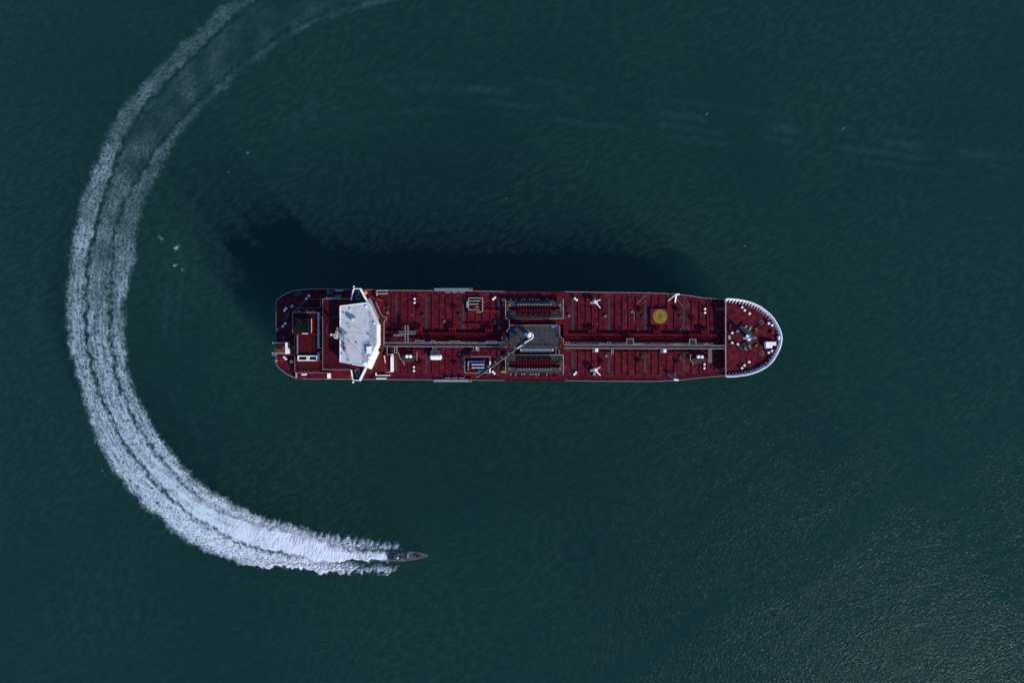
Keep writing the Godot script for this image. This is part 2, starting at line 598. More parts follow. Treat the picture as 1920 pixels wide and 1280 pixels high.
func build_wake() -> void:
	# rows at even distance along the arc
	var rows := []
	var last := Vector2.INF
	var s := 0.0
	while s < WAKE.size() - 1.001:
		var st := station(s)
		var mid := Vector2((st[2] + st[4]) / 2, (st[3] + st[5]) / 2) * 0.2
		if last == Vector2.INF or mid.distance_to(last) >= 0.24:
			rows.append(st)
			last = mid
		s += 0.0022
	var across := 176
	var n := rows.size()
	var verts := PackedVector3Array()
	var colors := PackedColorArray()
	var uvs := PackedVector2Array()
	verts.resize(n * across)
	colors.resize(n * across)
	uvs.resize(n * across)
	var along := 0.0
	for j in n:
		var st: Array = rows[j]
		var pts := []
		for k in 4:
			pts.append(P(st[k * 2], st[k * 2 + 1], 0.0))
		if j > 0:
			var pr: Array = rows[j - 1]
			along += Vector2(st[2] - pr[2], st[3] - pr[3]).length() * 0.2
		var age: float = st[11]
		var width: float = (pts[3] - pts[0]).length()
		var margin := minf(3.2 / width, 0.35)
		var f1: float = (pts[1] - pts[0]).length() / width
		var f2: float = clampf((pts[2] - pts[0]).length() / width, f1 + 0.05, 0.95)
		for i in across:
			var f := lerpf(-margin, 1.0 + margin, i / float(across - 1))
			# place across the band, following the two grooves
			var p: Vector3
			if f < f1:
				p = (pts[0] as Vector3).lerp(pts[1], f / f1)
			elif f < f2:
				p = (pts[1] as Vector3).lerp(pts[2], (f - f1) / (f2 - f1))
			else:
				p = (pts[2] as Vector3).lerp(pts[3], (f - f2) / (1.0 - f2))
			var x := p.x
			var z := p.z
			# distances in metres to the edges and the grooves, made ragged
			var young := 1.0 - smooth(age, 0.05, 0.5)
			var rag := noise_b.get_noise_2d(x * 0.13, z * 0.13) * 1.3 + noise_a.get_noise_2d(x * 0.6, z * 0.6) * 1.0
			rag += (absf(noise_c.get_noise_2d(along * 0.26, f * 1.6)) * 2.2 - 0.7) * lerpf(0.35, 0.9, young)
			var into := minf(f, 1.0 - f) * width + rag
			var edge := smooth(into, -0.4, lerpf(3.4, 1.6, young))
			var g1 := (f - f1) * width + noise_b.get_noise_2d(x * 0.22 + 50.0, z * 0.22) * 1.6
			var g2 := (f - f2) * width + noise_b.get_noise_2d(x * 0.22 - 50.0, z * 0.22) * 1.6
			var w1 := smooth(g1, -0.8, 0.8)
			var w2 := smooth(g2, -0.8, 0.8)
			var cover: float = lerpf(lerpf(st[8], st[9], w1), st[10], w2)
			var torn := 0.62 + noise_a.get_noise_2d(x * 0.35 + 17.0, z * 0.35) * 0.7
			var fresh := 1.0 - smooth(age, 0.1, 0.16)
			var groove := 1.0 - exp(-pow((g1 + fresh * 1.1) / lerpf(0.8, 1.6, fresh), 2.0)) * clampf(torn + 0.1 + fresh, 0.0, lerpf(0.92, 1.0, fresh)) * lerpf(1.0, 0.3, smooth(age, 0.14, 0.18) * (1.0 - smooth(age, 0.23, 0.27)))
			groove *= 1.0 - exp(-pow((g2 - fresh * 0.6) / lerpf(0.8, 1.25, fresh), 2.0)) * clampf(torn + fresh * 0.5, 0.0, 0.95) * maxf(fresh, lerpf(0.6, 1.0, smooth(age, 0.3, 0.6)))
			cover += noise_b.get_noise_2d(x * 0.06 + 9.0, z * 0.06) * 0.24 * smooth(age, 0.4, 0.85)
			cover *= 1.0 + noise_a.get_noise_2d(along * 0.05, f * width * 0.75) * 0.42 * smooth(age, 0.15, 0.5) * (1.0 - 0.5 * smooth(age, 0.7, 0.95))
			cover = clampf(cover, 0.0, 1.2) * edge * groove
			# lace: strands of foam round holes of water; close when young, wide when old
			var size := lerpf(1.25, 0.78, smooth(age, 0.1, 0.9))
			var wx := x + noise_a.get_noise_2d(x * 0.4, z * 0.4) * 0.9
			var wz := z + noise_a.get_noise_2d(x * 0.4 + 80.0, z * 0.4) * 0.9
			var lace := pow(1.0 - clampf((noise_lace.get_noise_2d(wx * size, wz * size) + 1.0) * 1.25, 0.0, 1.0), 1.7)
			var lace2 := pow(1.0 - clampf((noise_lace.get_noise_2d(wx * size * 1.9 + 31.0, wz * size * 1.9) + 1.0) * 1.2, 0.0, 1.0), 1.6)
			var fine := noise_c.get_noise_2d(x * 2.2, z * 2.2) * 0.5 + 0.5
			var net := clampf(lace * 0.85 + lace2 * 0.45 + (fine - 0.5) * 0.4 + noise_b.get_noise_2d(x * 0.45, z * 0.45 - 70.0) * 0.35 * smooth(age, 0.4, 0.8), 0.0, 1.0)
			# ribs that the propeller wash draws across the young middle band
			var streak := noise_c.get_noise_2d(along * 1.7 + f * width * 0.25, f * width * 0.22) * 0.5 + 0.5
			var middle := w1 * (1.0 - w2) * (1.0 - smooth(age, 0.3, 0.62))
			var whole := 0.3 + streak * 0.42 + fine * 0.2 + noise_b.get_noise_2d(x * 0.12, z * 0.12 + 33.0) * 0.25 + smooth(f, f2, f1) * 0.12
			var part := lerpf(net, maxf(net, 0.35 + fine * 0.3), young * 0.7)
			var grain := lerpf(part, whole, middle)
			var solid := clampf(cover * (grain * 1.25 + cover * 0.2 - 0.08), 0.0, 1.0)
			# lips, with the brightness of their sunlit ridge painted in: the outer rim where the turning boat throws water out, and the edge of the plume behind it
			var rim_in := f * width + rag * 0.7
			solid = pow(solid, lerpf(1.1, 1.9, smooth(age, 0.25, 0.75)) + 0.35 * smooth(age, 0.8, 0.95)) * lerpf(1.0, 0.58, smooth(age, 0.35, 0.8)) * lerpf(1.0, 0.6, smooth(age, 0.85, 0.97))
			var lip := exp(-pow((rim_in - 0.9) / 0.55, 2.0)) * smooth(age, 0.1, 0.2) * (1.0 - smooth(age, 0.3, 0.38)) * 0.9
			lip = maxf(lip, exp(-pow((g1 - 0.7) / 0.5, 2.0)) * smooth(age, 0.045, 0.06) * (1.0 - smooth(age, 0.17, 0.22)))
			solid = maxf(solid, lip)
			# drifting bubbles under the lace
			var bubbles := smooth(cover, 0.0, 0.85) * 0.33
			var alpha := clampf(maxf(solid, bubbles), 0.0, 1.0)
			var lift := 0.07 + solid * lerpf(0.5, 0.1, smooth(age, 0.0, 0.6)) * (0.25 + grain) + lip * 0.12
			var spray := (1.0 - smooth(age, 0.0, 0.22)) * (1.0 - w1 * (1.0 - w2)) * edge
			lift += spray * (0.35 + lace * 0.6 + noise_a.get_noise_2d(x * 0.9, z * 0.9) * 0.5)
			verts[j * across + i] = Vector3(x, swell(x, z) + lift, z)
			var thick := solid / maxf(alpha, 0.001)
			colors[j * across + i] = Color(lerpf(0.04, lerpf(0.60, 0.44, smooth(age, 0.2, 0.6)), thick) + lip * 0.2, lerpf(0.13, lerpf(0.64, 0.56, smooth(age, 0.2, 0.6)), thick) + lip * 0.18, lerpf(0.145, lerpf(0.68, 0.60, smooth(age, 0.2, 0.6)), thick) + lip * 0.16, alpha * smooth(along, 0.0, 1.5))  # the lip terms put the sunlit ridge into the foam colour
			uvs[j * across + i] = Vector2(x, z) * 0.13
	var normals := PackedVector3Array()
	normals.resize(n * across)
	for j in n:
		for i in across:
			var l := verts[j * across + maxi(i - 1, 0)]
			var r := verts[j * across + mini(i + 1, across - 1)]
			var t := verts[maxi(j - 1, 0) * across + i]
			var d := verts[mini(j + 1, n - 1) * across + i]
			var nn := (d - t).cross(r - l)
			nn = nn if nn.y > 0 else -nn
			normals[j * across + i] = nn.normalized() if nn.length() > 1e-9 else Vector3.UP
	var index := PackedInt32Array()
	for j in n - 1:
		for i in across - 1:
			var a := j * across + i
			if colors[a].a + colors[a + 1].a + colors[a + across].a + colors[a + across + 1].a < 0.03:
				continue
			var p := verts[a]
			if (verts[a + 1] - p).cross(verts[a + across] - p).y < 0:
				index.append_array(PackedInt32Array([a, a + 1, a + across + 1, a, a + across + 1, a + across]))
			else:
				index.append_array(PackedInt32Array([a, a + across + 1, a + 1, a, a + across, a + across + 1]))
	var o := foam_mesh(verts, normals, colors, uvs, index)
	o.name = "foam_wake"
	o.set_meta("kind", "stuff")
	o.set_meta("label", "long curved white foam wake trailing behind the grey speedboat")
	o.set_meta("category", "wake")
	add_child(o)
	build_whitecaps()
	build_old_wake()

func foam_mesh(verts: PackedVector3Array, normals: PackedVector3Array, colors: PackedColorArray, uvs: PackedVector2Array, index: PackedInt32Array) -> MeshInstance3D:
	var arr := []
	arr.resize(Mesh.ARRAY_MAX)
	arr[Mesh.ARRAY_VERTEX] = verts
	arr[Mesh.ARRAY_NORMAL] = normals
	arr[Mesh.ARRAY_COLOR] = colors
	arr[Mesh.ARRAY_TEX_UV] = uvs
	arr[Mesh.ARRAY_INDEX] = index
	var am := ArrayMesh.new()
	am.add_surface_from_arrays(Mesh.PRIMITIVE_TRIANGLES, arr)
	am.surface_set_material(0, M.foam)
	var o := MeshInstance3D.new()
	o.mesh = am
	return o

# small breaking crests and torn patches of foam
func build_whitecaps() -> void:
	var caps := [[330, 464, 3.6, 2.0, 0.75, 0.75], [329, 497, 3.0, 1.4, -0.3, 0.5], [301, 446, 4.6, 1.6, -0.3, 0.2], [341, 505, 1.6, 1.0, -0.6, 0.35], [428, 323, 1.0, 1.0, 0.0, 0.3], [464, 287, 2.2, 1.4, 0.6, 0.2], [1325, 214, 3.6, 0.5, 0.9, 0.3], [1582, 241, 3.2, 0.5, 0.8, 0.35], [949, 372, 1.1, 0.6, 0.2, 0.3], [1397, 461, 2.2, 0.5, 0.7, 0.25], [192, 882, 2.2, 0.6, -0.7, 0.3]]
	var verts := PackedVector3Array()
	var normals := PackedVector3Array()
	var colors := PackedColorArray()
	var uvs := PackedVector2Array()
	var index := PackedInt32Array()
	for c in caps:
		var mid := P(c[0], c[1], 0.0)
		var dir := Vector3(cos(c[4]), 0, -sin(c[4]))
		var side := Vector3(dir.z, 0, -dir.x)
		var nu := 22
		var nv := 12
		var base := verts.size()
		for j in nv:
			for i in nu:
				var a := lerpf(-1.0, 1.0, i / float(nu - 1))
				var q := lerpf(-1.0, 1.0, j / float(nv - 1))
				var bend := noise_a.get_noise_2d(mid.x + a * 1.4, mid.z) * 0.8
				var p: Vector3 = mid + dir * a * c[2] * 0.5 + side * (q * c[3] * 0.6 + bend * c[3] * 0.7)
				var fill := (1.0 - a * a) * (1.0 - q * q)
				var torn := noise_b.get_noise_2d(p.x * 1.1, p.z * 1.1) * 0.75 + noise_c.get_noise_2d(p.x * 2.6, p.z * 2.6) * 0.35
				var amount := clampf(fill * 1.5 - 0.55 + torn, 0.0, 1.0)
				verts.append(Vector3(p.x, swell(p.x, p.z) + 0.05 + amount * 0.14, p.z))
				normals.append(Vector3.UP)
				colors.append(Color(0.5, 0.55, 0.58, amount * amount * c[5] * 0.8 if fill > 0.001 else 0.0))
				uvs.append(Vector2(p.x, p.z) * 0.13)
		for j in nv - 1:
			for i in nu - 1:
				var a := base + j * nu + i
				index.append_array(PackedInt32Array([a, a + nu + 1, a + 1, a, a + nu, a + nu + 1]))
	var o := foam_mesh(verts, normals, colors, uvs, index)
	o.name = "sea_foam"
	o.set_meta("kind", "stuff")
	o.set_meta("label", "small torn flecks of white foam scattered on the dark water")
	o.set_meta("category", "foam")
	add_child(o)

# thin pale tint painting the light on wave bands of an earlier pass
func build_old_wake() -> void:
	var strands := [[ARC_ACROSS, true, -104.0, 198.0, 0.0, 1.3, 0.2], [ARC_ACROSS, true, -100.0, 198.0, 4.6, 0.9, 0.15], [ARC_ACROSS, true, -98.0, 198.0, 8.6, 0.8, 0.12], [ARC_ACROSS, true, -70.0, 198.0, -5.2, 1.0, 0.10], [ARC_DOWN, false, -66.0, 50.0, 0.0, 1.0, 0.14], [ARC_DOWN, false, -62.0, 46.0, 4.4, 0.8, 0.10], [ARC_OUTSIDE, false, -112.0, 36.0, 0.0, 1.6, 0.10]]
	var verts := PackedVector3Array()
	var normals := PackedVector3Array()
	var colors := PackedColorArray()
	var uvs := PackedVector2Array()
	var index := PackedInt32Array()
	for s in strands:
		var n := int((s[3] - s[2]) / 0.7)
		var across := 9
		var base := verts.size()
		for i in n:
			var t := lerpf(s[2], s[3], i / float(n - 1))
			var c := 0.0
			for k in 5:
				c += along_curve(s[0], t + (k - 2) * 7.0) / 5.0
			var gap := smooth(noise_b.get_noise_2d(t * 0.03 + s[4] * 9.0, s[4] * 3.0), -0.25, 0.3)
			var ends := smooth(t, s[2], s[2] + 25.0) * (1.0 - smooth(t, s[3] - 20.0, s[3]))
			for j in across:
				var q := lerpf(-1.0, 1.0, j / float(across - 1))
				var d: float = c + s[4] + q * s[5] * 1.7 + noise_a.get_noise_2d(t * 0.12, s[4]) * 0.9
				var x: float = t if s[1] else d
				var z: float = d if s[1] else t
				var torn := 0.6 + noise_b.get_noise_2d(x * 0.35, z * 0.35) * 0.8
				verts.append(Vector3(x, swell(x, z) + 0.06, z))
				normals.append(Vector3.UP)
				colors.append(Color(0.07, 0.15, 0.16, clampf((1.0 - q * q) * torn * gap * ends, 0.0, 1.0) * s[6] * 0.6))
				uvs.append(Vector2(x, z) * 0.13)
		for i in n - 1:
			for j in across - 1:
				var a := base + i * across + j
				if s[1]:
					index.append_array(PackedInt32Array([a, a + across + 1, a + 1, a, a + across, a + across + 1]))
				else:
					index.append_array(PackedInt32Array([a, a + 1, a + across + 1, a, a + across + 1, a + across]))
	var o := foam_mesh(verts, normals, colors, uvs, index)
	o.name = "old_wake_light_tint"
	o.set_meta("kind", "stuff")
	o.set_meta("label", "faint painted light on the wave bands of an older wake across the open water")
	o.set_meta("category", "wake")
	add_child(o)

# ---------------------------------------------------------------- tanker

const PORT_EDGE := [[519, 564], [528, 556], [538, 550.3], [554, 545], [569, 543], [602, 541.8], [700, 543.5], [738, 544.6], [860, 545.5], [946, 546.8], [1058, 547.2], [1140, 548.5], [1215, 549.2], [1271, 552], [1296, 555.3], [1320, 559.2], [1361, 561.5]]
const STARBOARD_EDGE := [[519, 683], [529.5, 694], [540, 701], [554, 708], [569, 710], [700, 710.8], [860, 712], [946, 712.6], [1058, 713], [1140, 714.2], [1222, 714.4], [1268, 712.8], [1304, 708.6], [1361, 703.5]]
const BOW := [[1361, 560], [1367, 559], [1380, 560], [1393.7, 562], [1406, 565], [1417, 569], [1428, 574.5], [1437.5, 581.6], [1446, 589], [1453, 597], [1459, 607], [1464, 617.5], [1467, 627], [1468, 635], [1466.4, 645.6], [1463.5, 655], [1459, 664], [1453.5, 673.5], [1447, 681.6], [1439, 688.5], [1429.7, 694], [1420, 698.5], [1409, 702], [1398, 704.4], [1386, 706], [1374, 707], [1365.6, 707.2], [1361, 706]]
const FORE := 15.0
var ship: Node3D

func edge_v(edge: Array, u: float) -> float:
	for i in edge.size() - 1:
		if u <= edge[i + 1][0]:
			return lerpf(edge[i][1], edge[i + 1][1], clampf((u - edge[i][0]) / (edge[i + 1][0] - edge[i][0]), 0, 1))
	return edge[-1][1]

func deck_y(u: float, v: float) -> float:
	var a := edge_v(PORT_EDGE, u)
	var c := edge_v(STARBOARD_EDGE, u)
	var n := clampf((v - a) / (c - a) * 2.0 - 1.0, -1.0, 1.0)
	return DECK + 0.55 * (1.0 - n * n)

# a point standing on the main deck
func D(u: float, v: float, up := 0.0) -> Vector3:
	var y := deck_y(u, v) + up
	return P(u, v, y)

func build_tanker() -> void:
	ship = thing("tanker", "red product tanker with maroon deck and white bridge seen from above", "ship", Vector3(0, 0, -2))
	build_hull()
	build_aft()
	build_bridge()
	build_main_deck()
	build_pipes_and_walkways()
	build_manifold()
	build_crane()
	build_forecastle()

func lower(p: Vector3, y: float) -> Vector3:
	var d := clampf((p.y - y) / 22.0, 0.0, 1.0)
	var q := Vector3(p.x, y, p.z)
	var mid := lerpf(-3.0, -1.4, clampf((p.x + 85.0) / 180.0, 0, 1))
	if q.x > 55.0:
		var t := clampf((q.x - 55.0) / 41.0, 0, 1)
		q.z = mid + (q.z - mid) * (1.0 - 0.5 * d * t)
		q.x -= 9.0 * d * t * t
	elif q.x < -60.0:
		var t := clampf((-60.0 - q.x) / 24.0, 0, 1)
		q.z = mid + (q.z - mid) * (1.0 - 0.5 * d * d * t)
		q.x += 6.0 * d * d * t
	return q

func bow_ring(inset: float, y: float) -> PackedVector3Array:
	var out := PackedVector3Array()
	var top := px_poly(BOW, FORE + 1.4)
	for i in top.size():
		var a := top[maxi(i - 1, 0)]
		var c := top[mini(i + 1, top.size() - 1)]
		var n := Vector3(c.z - a.z, 0, a.x - c.x).normalized()
		var p := top[i] - n * inset
		if i == 0 or i == top.size() - 1:
			p = Vector3(top[i].x, 0, top[i].z - n.z * inset)
		out.append(Vector3(p.x, y, p.z))
	return out

func build_hull() -> void:
	var ring := PackedVector3Array()
	for e in PORT_EDGE:
		ring.append(P(e[0], e[1], DECK))
	var bow := bow_ring(0.75, FORE)
	ring.append_array(bow)
	for i in range(STARBOARD_EDGE.size() - 1, -1, -1):
		ring.append(P(STARBOARD_EDGE[i][0], STARBOARD_EDGE[i][1], DECK))
	var levels := [[DECK, 7.0, "hull", "red_hull"], [7.0, 1.5, "hull", "red_hull"], [1.5, -4.0, "boot_top", "red_bottom"], [-4.0, -9.0, "bottom", "red_bottom"]]
	var bufs := {"hull": begin(), "bottom": begin()}
	for li in levels.size():
		var b: Dictionary = bufs["hull" if li < 2 else "bottom"]
		for i in ring.size():
			var p := ring[i]
			var q := ring[(i + 1) % ring.size()]
			var p1 := p if li == 0 else lower(p, levels[li][0])
			var q1 := q if li == 0 else lower(q, levels[li][0])
			quad(b, lower(q, levels[li][1]), lower(p, levels[li][1]), p1, q1)
	var keel := PackedVector3Array()
	for p in ring:
		keel.append(lower(p, -9.0))
	prism(bufs.bottom, keel, -9.0, false)
	done(bufs.hull, "hull", "red_hull", ship)
	done(bufs.bottom, "bottom", "red_bottom", ship)

	# cambered main deck
	var b := begin()
	var us := []
	for u in range(519, 1361, 12):
		us.append(float(u))
	for e in [528.0, 538.0, 554.0, 1361.0]:
		us.append(e)
	us.sort()
	for i in us.size() - 1:
		for j in 10:
			var c := []
			for q in [[us[i], j], [us[i], j + 1], [us[i + 1], j + 1], [us[i + 1], j]]:
				var v := lerpf(edge_v(PORT_EDGE, q[0]), edge_v(STARBOARD_EDGE, q[0]), q[1] / 10.0)
				var p := P(q[0], v, DECK)
				p.y = deck_y(q[0], v)
				c.append(p)
			quad(b, c[0], c[1], c[2], c[3])
	done(b, "main_deck", "deck", ship)
	# gunwale bar
	for side in [PORT_EDGE, STARBOARD_EDGE]:
		var g := begin()
		for i in side.size() - 1:
			bar(g, P(side[i][0], side[i][1], DECK + 0.12), P(side[i + 1][0], side[i + 1][1], DECK + 0.12), 0.22, 0.3)
		done(g, "gunwale", "red_frame", ship)
	# side rails: aft, midships and forward runs, open at the manifold
	for run in [[PORT_EDGE, 519.0, 812.0, "rail"], [PORT_EDGE, 816.0, 946.0, "rail"], [PORT_EDGE, 1059.0, 1358.0, "rail"], [STARBOARD_EDGE, 519.0, 812.0, "rail"], [STARBOARD_EDGE, 886.0, 946.0, "rail"], [STARBOARD_EDGE, 1059.0, 1358.0, "rail"]]:
		var pts := [P(run[1], edge_v(run[0], run[1]), DECK)]
		for e in run[0]:
			if e[0] > run[1] and e[0] < run[2]:
				pts.append(P(e[0], e[1], DECK))
		pts.append(P(run[2], edge_v(run[0], run[2]), DECK))
		railing(pts, run[3])
	railing([P(519, 564, DECK), P(519, 642, DECK)], "rail_dim")
	railing([P(519, 663, DECK), P(519, 683, DECK)], "rail_dim")

func railing(pts: Array, m: String, height := 1.1, parent: Node3D = ship, width := 0.13) -> void:
	var b := begin()
	for i in pts.size() - 1:
		var p: Vector3 = pts[i]
		var q: Vector3 = pts[i + 1]
		bar(b, p + Vector3.UP * height, q + Vector3.UP * height, width, 0.1)
		bar(b, p + Vector3.UP * height * 0.55, q + Vector3.UP * height * 0.55, 0.06, 0.06)
		var n := maxi(1, int(p.distance_to(q) / 2.2))
		for k in n + (1 if i == pts.size() - 2 else 0):
			var s := p.lerp(q, k / float(n))
			box(b, s + Vector3.UP * (height / 2 - 0.05), Vector3(0.09, height + 0.1, 0.09))
	done(b, "railing", m, parent)

func rail_px(points: Array, y: float, m := "rail", parent: Node3D = ship, width := 0.13) -> void:
	# the pixels are those of the hand rail
	var pts := []
	for p in points:
		var q := P(p[0], p[1], y + 1.1)
		pts.append(Vector3(q.x, y, q.z))
	railing(pts, m, 1.1, parent, width)

func part_box(called: String, m: String, u0: float, v0: float, u1: float, v1: float, y0: float, y1: float, parent: Node3D = ship, chamfer := 0.0) -> MeshInstance3D:
	var b := begin()
	pbox(b, u0, v0, u1, v1, y0, y1, chamfer)
	return done(b, called, m, parent)

func part_prism(called: String, m: String, points: Array, y0: float, y1: float, parent: Node3D = ship) -> MeshInstance3D:
	var b := begin()
	prism(b, px_poly(points, y1), y0)
	return done(b, called, m, parent)

func group_node(called: String, at: Vector3) -> Node3D:
	var o := Node3D.new()
	o.name = called
	o.position = at - ship.position
	ship.add_child(o, true)
	return o

func bollards(u0: float, v0: float, u1: float, v1: float, y: float, m := "white", r := 0.33) -> void:
	var g := group_node("bollard", P((u0 + u1) / 2, (v0 + v1) / 2, y))
	var b := begin()
	var p := P(u0, v0, y + 0.9)
	var q := P(u1, v1, y + 0.9)
	p.y = y - 0.3
	q.y = y - 0.3
	var d := (q - p).normalized() * 0.75
	bar(b, p - d + Vector3.UP * 0.25, q + d + Vector3.UP * 0.25, 0.9, 0.3)
	done(b, "base_plate", "red_house", g)
	for c in [p, q]:
		b = begin()
		lathe(b, c, [[r, 0.0], [r, 1.0], [r * 1.25, 1.08], [r * 1.25, 1.22], [r * 0.9, 1.3], [0.0, 1.32]])
		done(b, "post", m, g)

func vent(u: float, v: float, y: float, r: float, h: float, m := "white", called := "vent") -> void:
	var b := begin()
	var c := P(u, v, y + h)
	c.y = y - 0.3
	lathe(b, c, [[r * 0.6, 0.0], [r * 0.6, h * 0.7], [r, h * 0.75], [r, h + 0.1], [r * 0.75, h + 0.26], [0.0, h + 0.32]])
	done(b, called, m, ship)

func build_aft() -> void:
	# mooring deck fittings
	bollards(578.7, 554.8, 574, 560, DECK + 0.3)
	bollards(536, 578, 532.8, 582, DECK + 0.2)
	bollards(534.4, 606.4, 530, 611.4, DECK + 0.4)
	bollards(532, 669.3, 535.3, 672.6, DECK + 0.3)
	vent(546.8, 573.8, DECK + 0.3, 0.6, 1.0, "pale_grey", "mooring_roller")
	vent(546.2, 677.6, DECK + 0.2, 0.65, 1.4, "cream")
	vent(531, 633, DECK + 0.5, 0.4, 0.7, "rail_dim", "mooring_roller")
	vent(518.6, 618, DECK, 0.5, 1.1, "pale_grey", "stern_light")
	vent(516.6, 676, DECK, 0.5, 1.1, "pale_grey", "stern_light")
	for w in [[560, 551.5, 0.4], [540, 592, 1.2]]:
		var g := group_node("mooring_winch", P(w[0], w[1], DECK))
		var b := begin()
		box(b, P(w[0], w[1], DECK + 0.4), Vector3(3.4, 0.9, 1.9), w[2])
		done(b, "bed", "walk_dark", g)
		b = begin()
		var c := P(w[0], w[1], DECK + 1.2)
		var d := Basis(Vector3.UP, w[2]) * Vector3(1.3, 0, 0)
		tube(b, [c - d, c + d], 0.62, 12)
		done(b, "drum", "walk_grey", g)
	# raised aft house with the engine casing on it
	var y1 := 15.0
	part_prism("aft_house", "red_house", [[551, 584.5], [575, 561], [601, 560], [601, 577.5], [598, 580], [598, 698], [552, 698], [552, 664], [551, 640]], DECK - 0.3, y1)
	rail_px([[551, 584.5], [575, 561], [600.5, 560], [600.5, 577], [554.5, 577.5]], y1, "rail_dim")
	rail_px([[552, 626], [552, 698], [613, 698.5]], y1, "rail_dim")
	part_box("side_deck", "deck", 554, 698, 614, 710, DECK, DECK + 1.6)
	part_box("side_deck", "deck", 604, 542.5, 660, 559, DECK, DECK + 1.6)
	part_box("side_deck", "deck", 616, 695, 690, 710.4, DECK, DECK + 1.0)
	part_box("coaming", "rail", 553.5, 699, 555.6, 709.6, DECK + 1.6, DECK + 2.3)
	part_box("life_raft_box", "white", 564, 700.2, 573, 703.4, DECK + 1.4, DECK + 2.9, ship, 0.15)
	rail_px([[555, 699], [613, 699]], DECK + 1.6, "rail_dim")
	part_box("coaming", "white", 613.2, 700, 616.6, 709.5, DECK, DECK + 3.4)
	# rows of small brown lashing pots on the deck beside the casing
	for i in 9:
		for j in 4:
			var b := begin()
			var c := P(563 + i * 3.9, 680.5 + j * 4.3, y1)
			lathe(b, c, [[0.24, 0.0], [0.24, 0.16], [0.13, 0.22], [0.0, 0.22]], 8)
			done(b, "deck_pot", "brown_deck", ship)
	var y2 := 20.0
	var casing := group_node("engine_casing", P(575, 630, y1))
	part_prism("casing_block", "red_house", [[549, 586], [596, 586], [596, 676.5], [557, 676.5], [557, 627], [549, 627]], y1 - 0.2, y2, casing)
	part_box("edge_trim", "pale_grey", 594.6, 585, 598.2, 653, y2 - 0.6, y2 + 0.6, casing)
	part_box("edge_trim", "rail_dim", 548, 584.6, 594.4, 586.2, y2 - 0.6, y2 + 0.5, casing)
	part_box("edge_trim", "rail_dim", 547.4, 586.4, 549, 624, y2 - 0.6, y2 + 0.5, casing)
	part_box("edge_trim", "rail_dim", 556, 628, 558, 666, y2 - 0.6, y2 + 0.5, casing)
	part_box("edge_trim", "pale_grey", 594.6, 660.5, 598.2, 676, y2 - 0.6, y2 + 0.6, casing)
	for k in [[560, 0], [574, 1], [586, 0]]:
		vent(k[0], 583.5 - k[1], y1, 0.5, 1.2, "mid_grey")
	# two skylights with white rims, their dark openings painted as black sheets
	for s in [[557.6, 575.8], [577.8, 593.8]]:
		var sky := group_node("skylight", P((s[0] + s[1]) / 2, 671.5, y2))
		part_box("black_well_sheet", "black", s[0] + 1.2, 668.6, s[1] - 1.2, 674.4, y2 - 0.1, y2 + 0.05, sky)
		var b := begin()
		pbox(b, s[0], 666.6, s[1], 668.4, y2, y2 + 1.0)
		pbox(b, s[0], 674.6, s[1], 676.4, y2, y2 + 1.0)
		pbox(b, s[0], 668.4, s[0] + 1.2, 674.6, y2, y2 + 1.0)
		pbox(b, s[1] - 1.2, 668.4, s[1], 674.6, y2, y2 + 1.0)
		done(b, "rim", "white", sky)
	part_box("red_ledge", "red_bright", 558, 677, 594, 678.6, y1, y2 - 2.0, casing)
	# funnel: red body, white and navy bands, black top with four exhaust pipes
	var y3 := 25.5
	var funnel := group_node("funnel", P(570, 610, y2))
	part_box("red_body", "red_bright", 549, 597, 582, 623.5, y2 - 0.3, y3 - 2.4, funnel)
	part_box("white_band", "white", 548.9, 596.9, 582.2, 623.7, y3 - 2.4, y3 - 1.3, funnel)
	part_box("navy_band", "navy", 549, 597, 582, 623.5, y3 - 1.3, y3 - 0.5, funnel)
	part_box("funnel_top", "black", 548.8, 596.8, 582.3, 623.8, y3 - 0.5, y3, funnel)
	for e in [[573.4, 607, 0.62], [574, 613, 0.62], [557, 606.5, 0.45], [556.5, 613.4, 0.45], [566, 602, 0.35], [566, 617, 0.3]]:
		var b := begin()
		var c := P(e[0], e[1], y3 + 1.0)
		c.y = y3 - 0.1
		lathe(b, c, [[e[2], 0.0], [e[2], 1.1], [e[2] * 0.75, 1.1], [e[2] * 0.75, 0.6], [0.0, 0.6]], 12)
		done(b, "exhaust_pipe", "soot", funnel)
	part_box("casing_ledge", "red_pad", 551, 624.6, 593.5, 627, y2, y2 + 0.8, casing)
	part_box("ledge_mark", "white", 566, 624.5, 577, 626, y2 + 0.8, y2 + 0.9, casing)
	# bridges over the gap to the accommodation
	part_box("gangway_bridge", "red_house", 597.5, 653, 611, 660.5, y2 - 0.5, y2)
	rail_px([[597.8, 653.2], [607, 653.2]], y2)
	rail_px([[597.8, 660.4], [607, 660.4]], y2)
	rail_px([[598, 595], [607, 595]], y2 - 1.0)
	# lifeboat ramp over the stern
	var ramp := group_node("lifeboat_ramp", P(526, 652, DECK))
	part_box("ramp_bed", "deck", 520, 638.5, 550, 667.5, DECK, DECK + 2.6, ramp)
	for v in [[641.3, 644.6], [660.4, 663.4]]:
		var b := begin()
		bar(b, P(511, (v[0] + v[1]) / 2, DECK + 3.6), P(537, (v[0] + v[1]) / 2, DECK + 4.4), 0.5, 0.7)
		box(b, P(514, (v[0] + v[1]) / 2, DECK + 2.2), Vector3(0.35, 3.0, 0.35))
		box(b, P(524, (v[0] + v[1]) / 2, DECK + 2.6), Vector3(0.35, 3.0, 0.35))
		done(b, "ramp_rail", "pale_grey", ramp)
	part_box("ramp_frame", "white", 534.4, 642, 538.2, 663.4, DECK + 2.5, DECK + 5.6, ramp)
	part_box("dark_sill", "red_house", 511, 639, 537, 641, DECK + 1.6, DECK + 3.4, ramp)
	var h := begin()
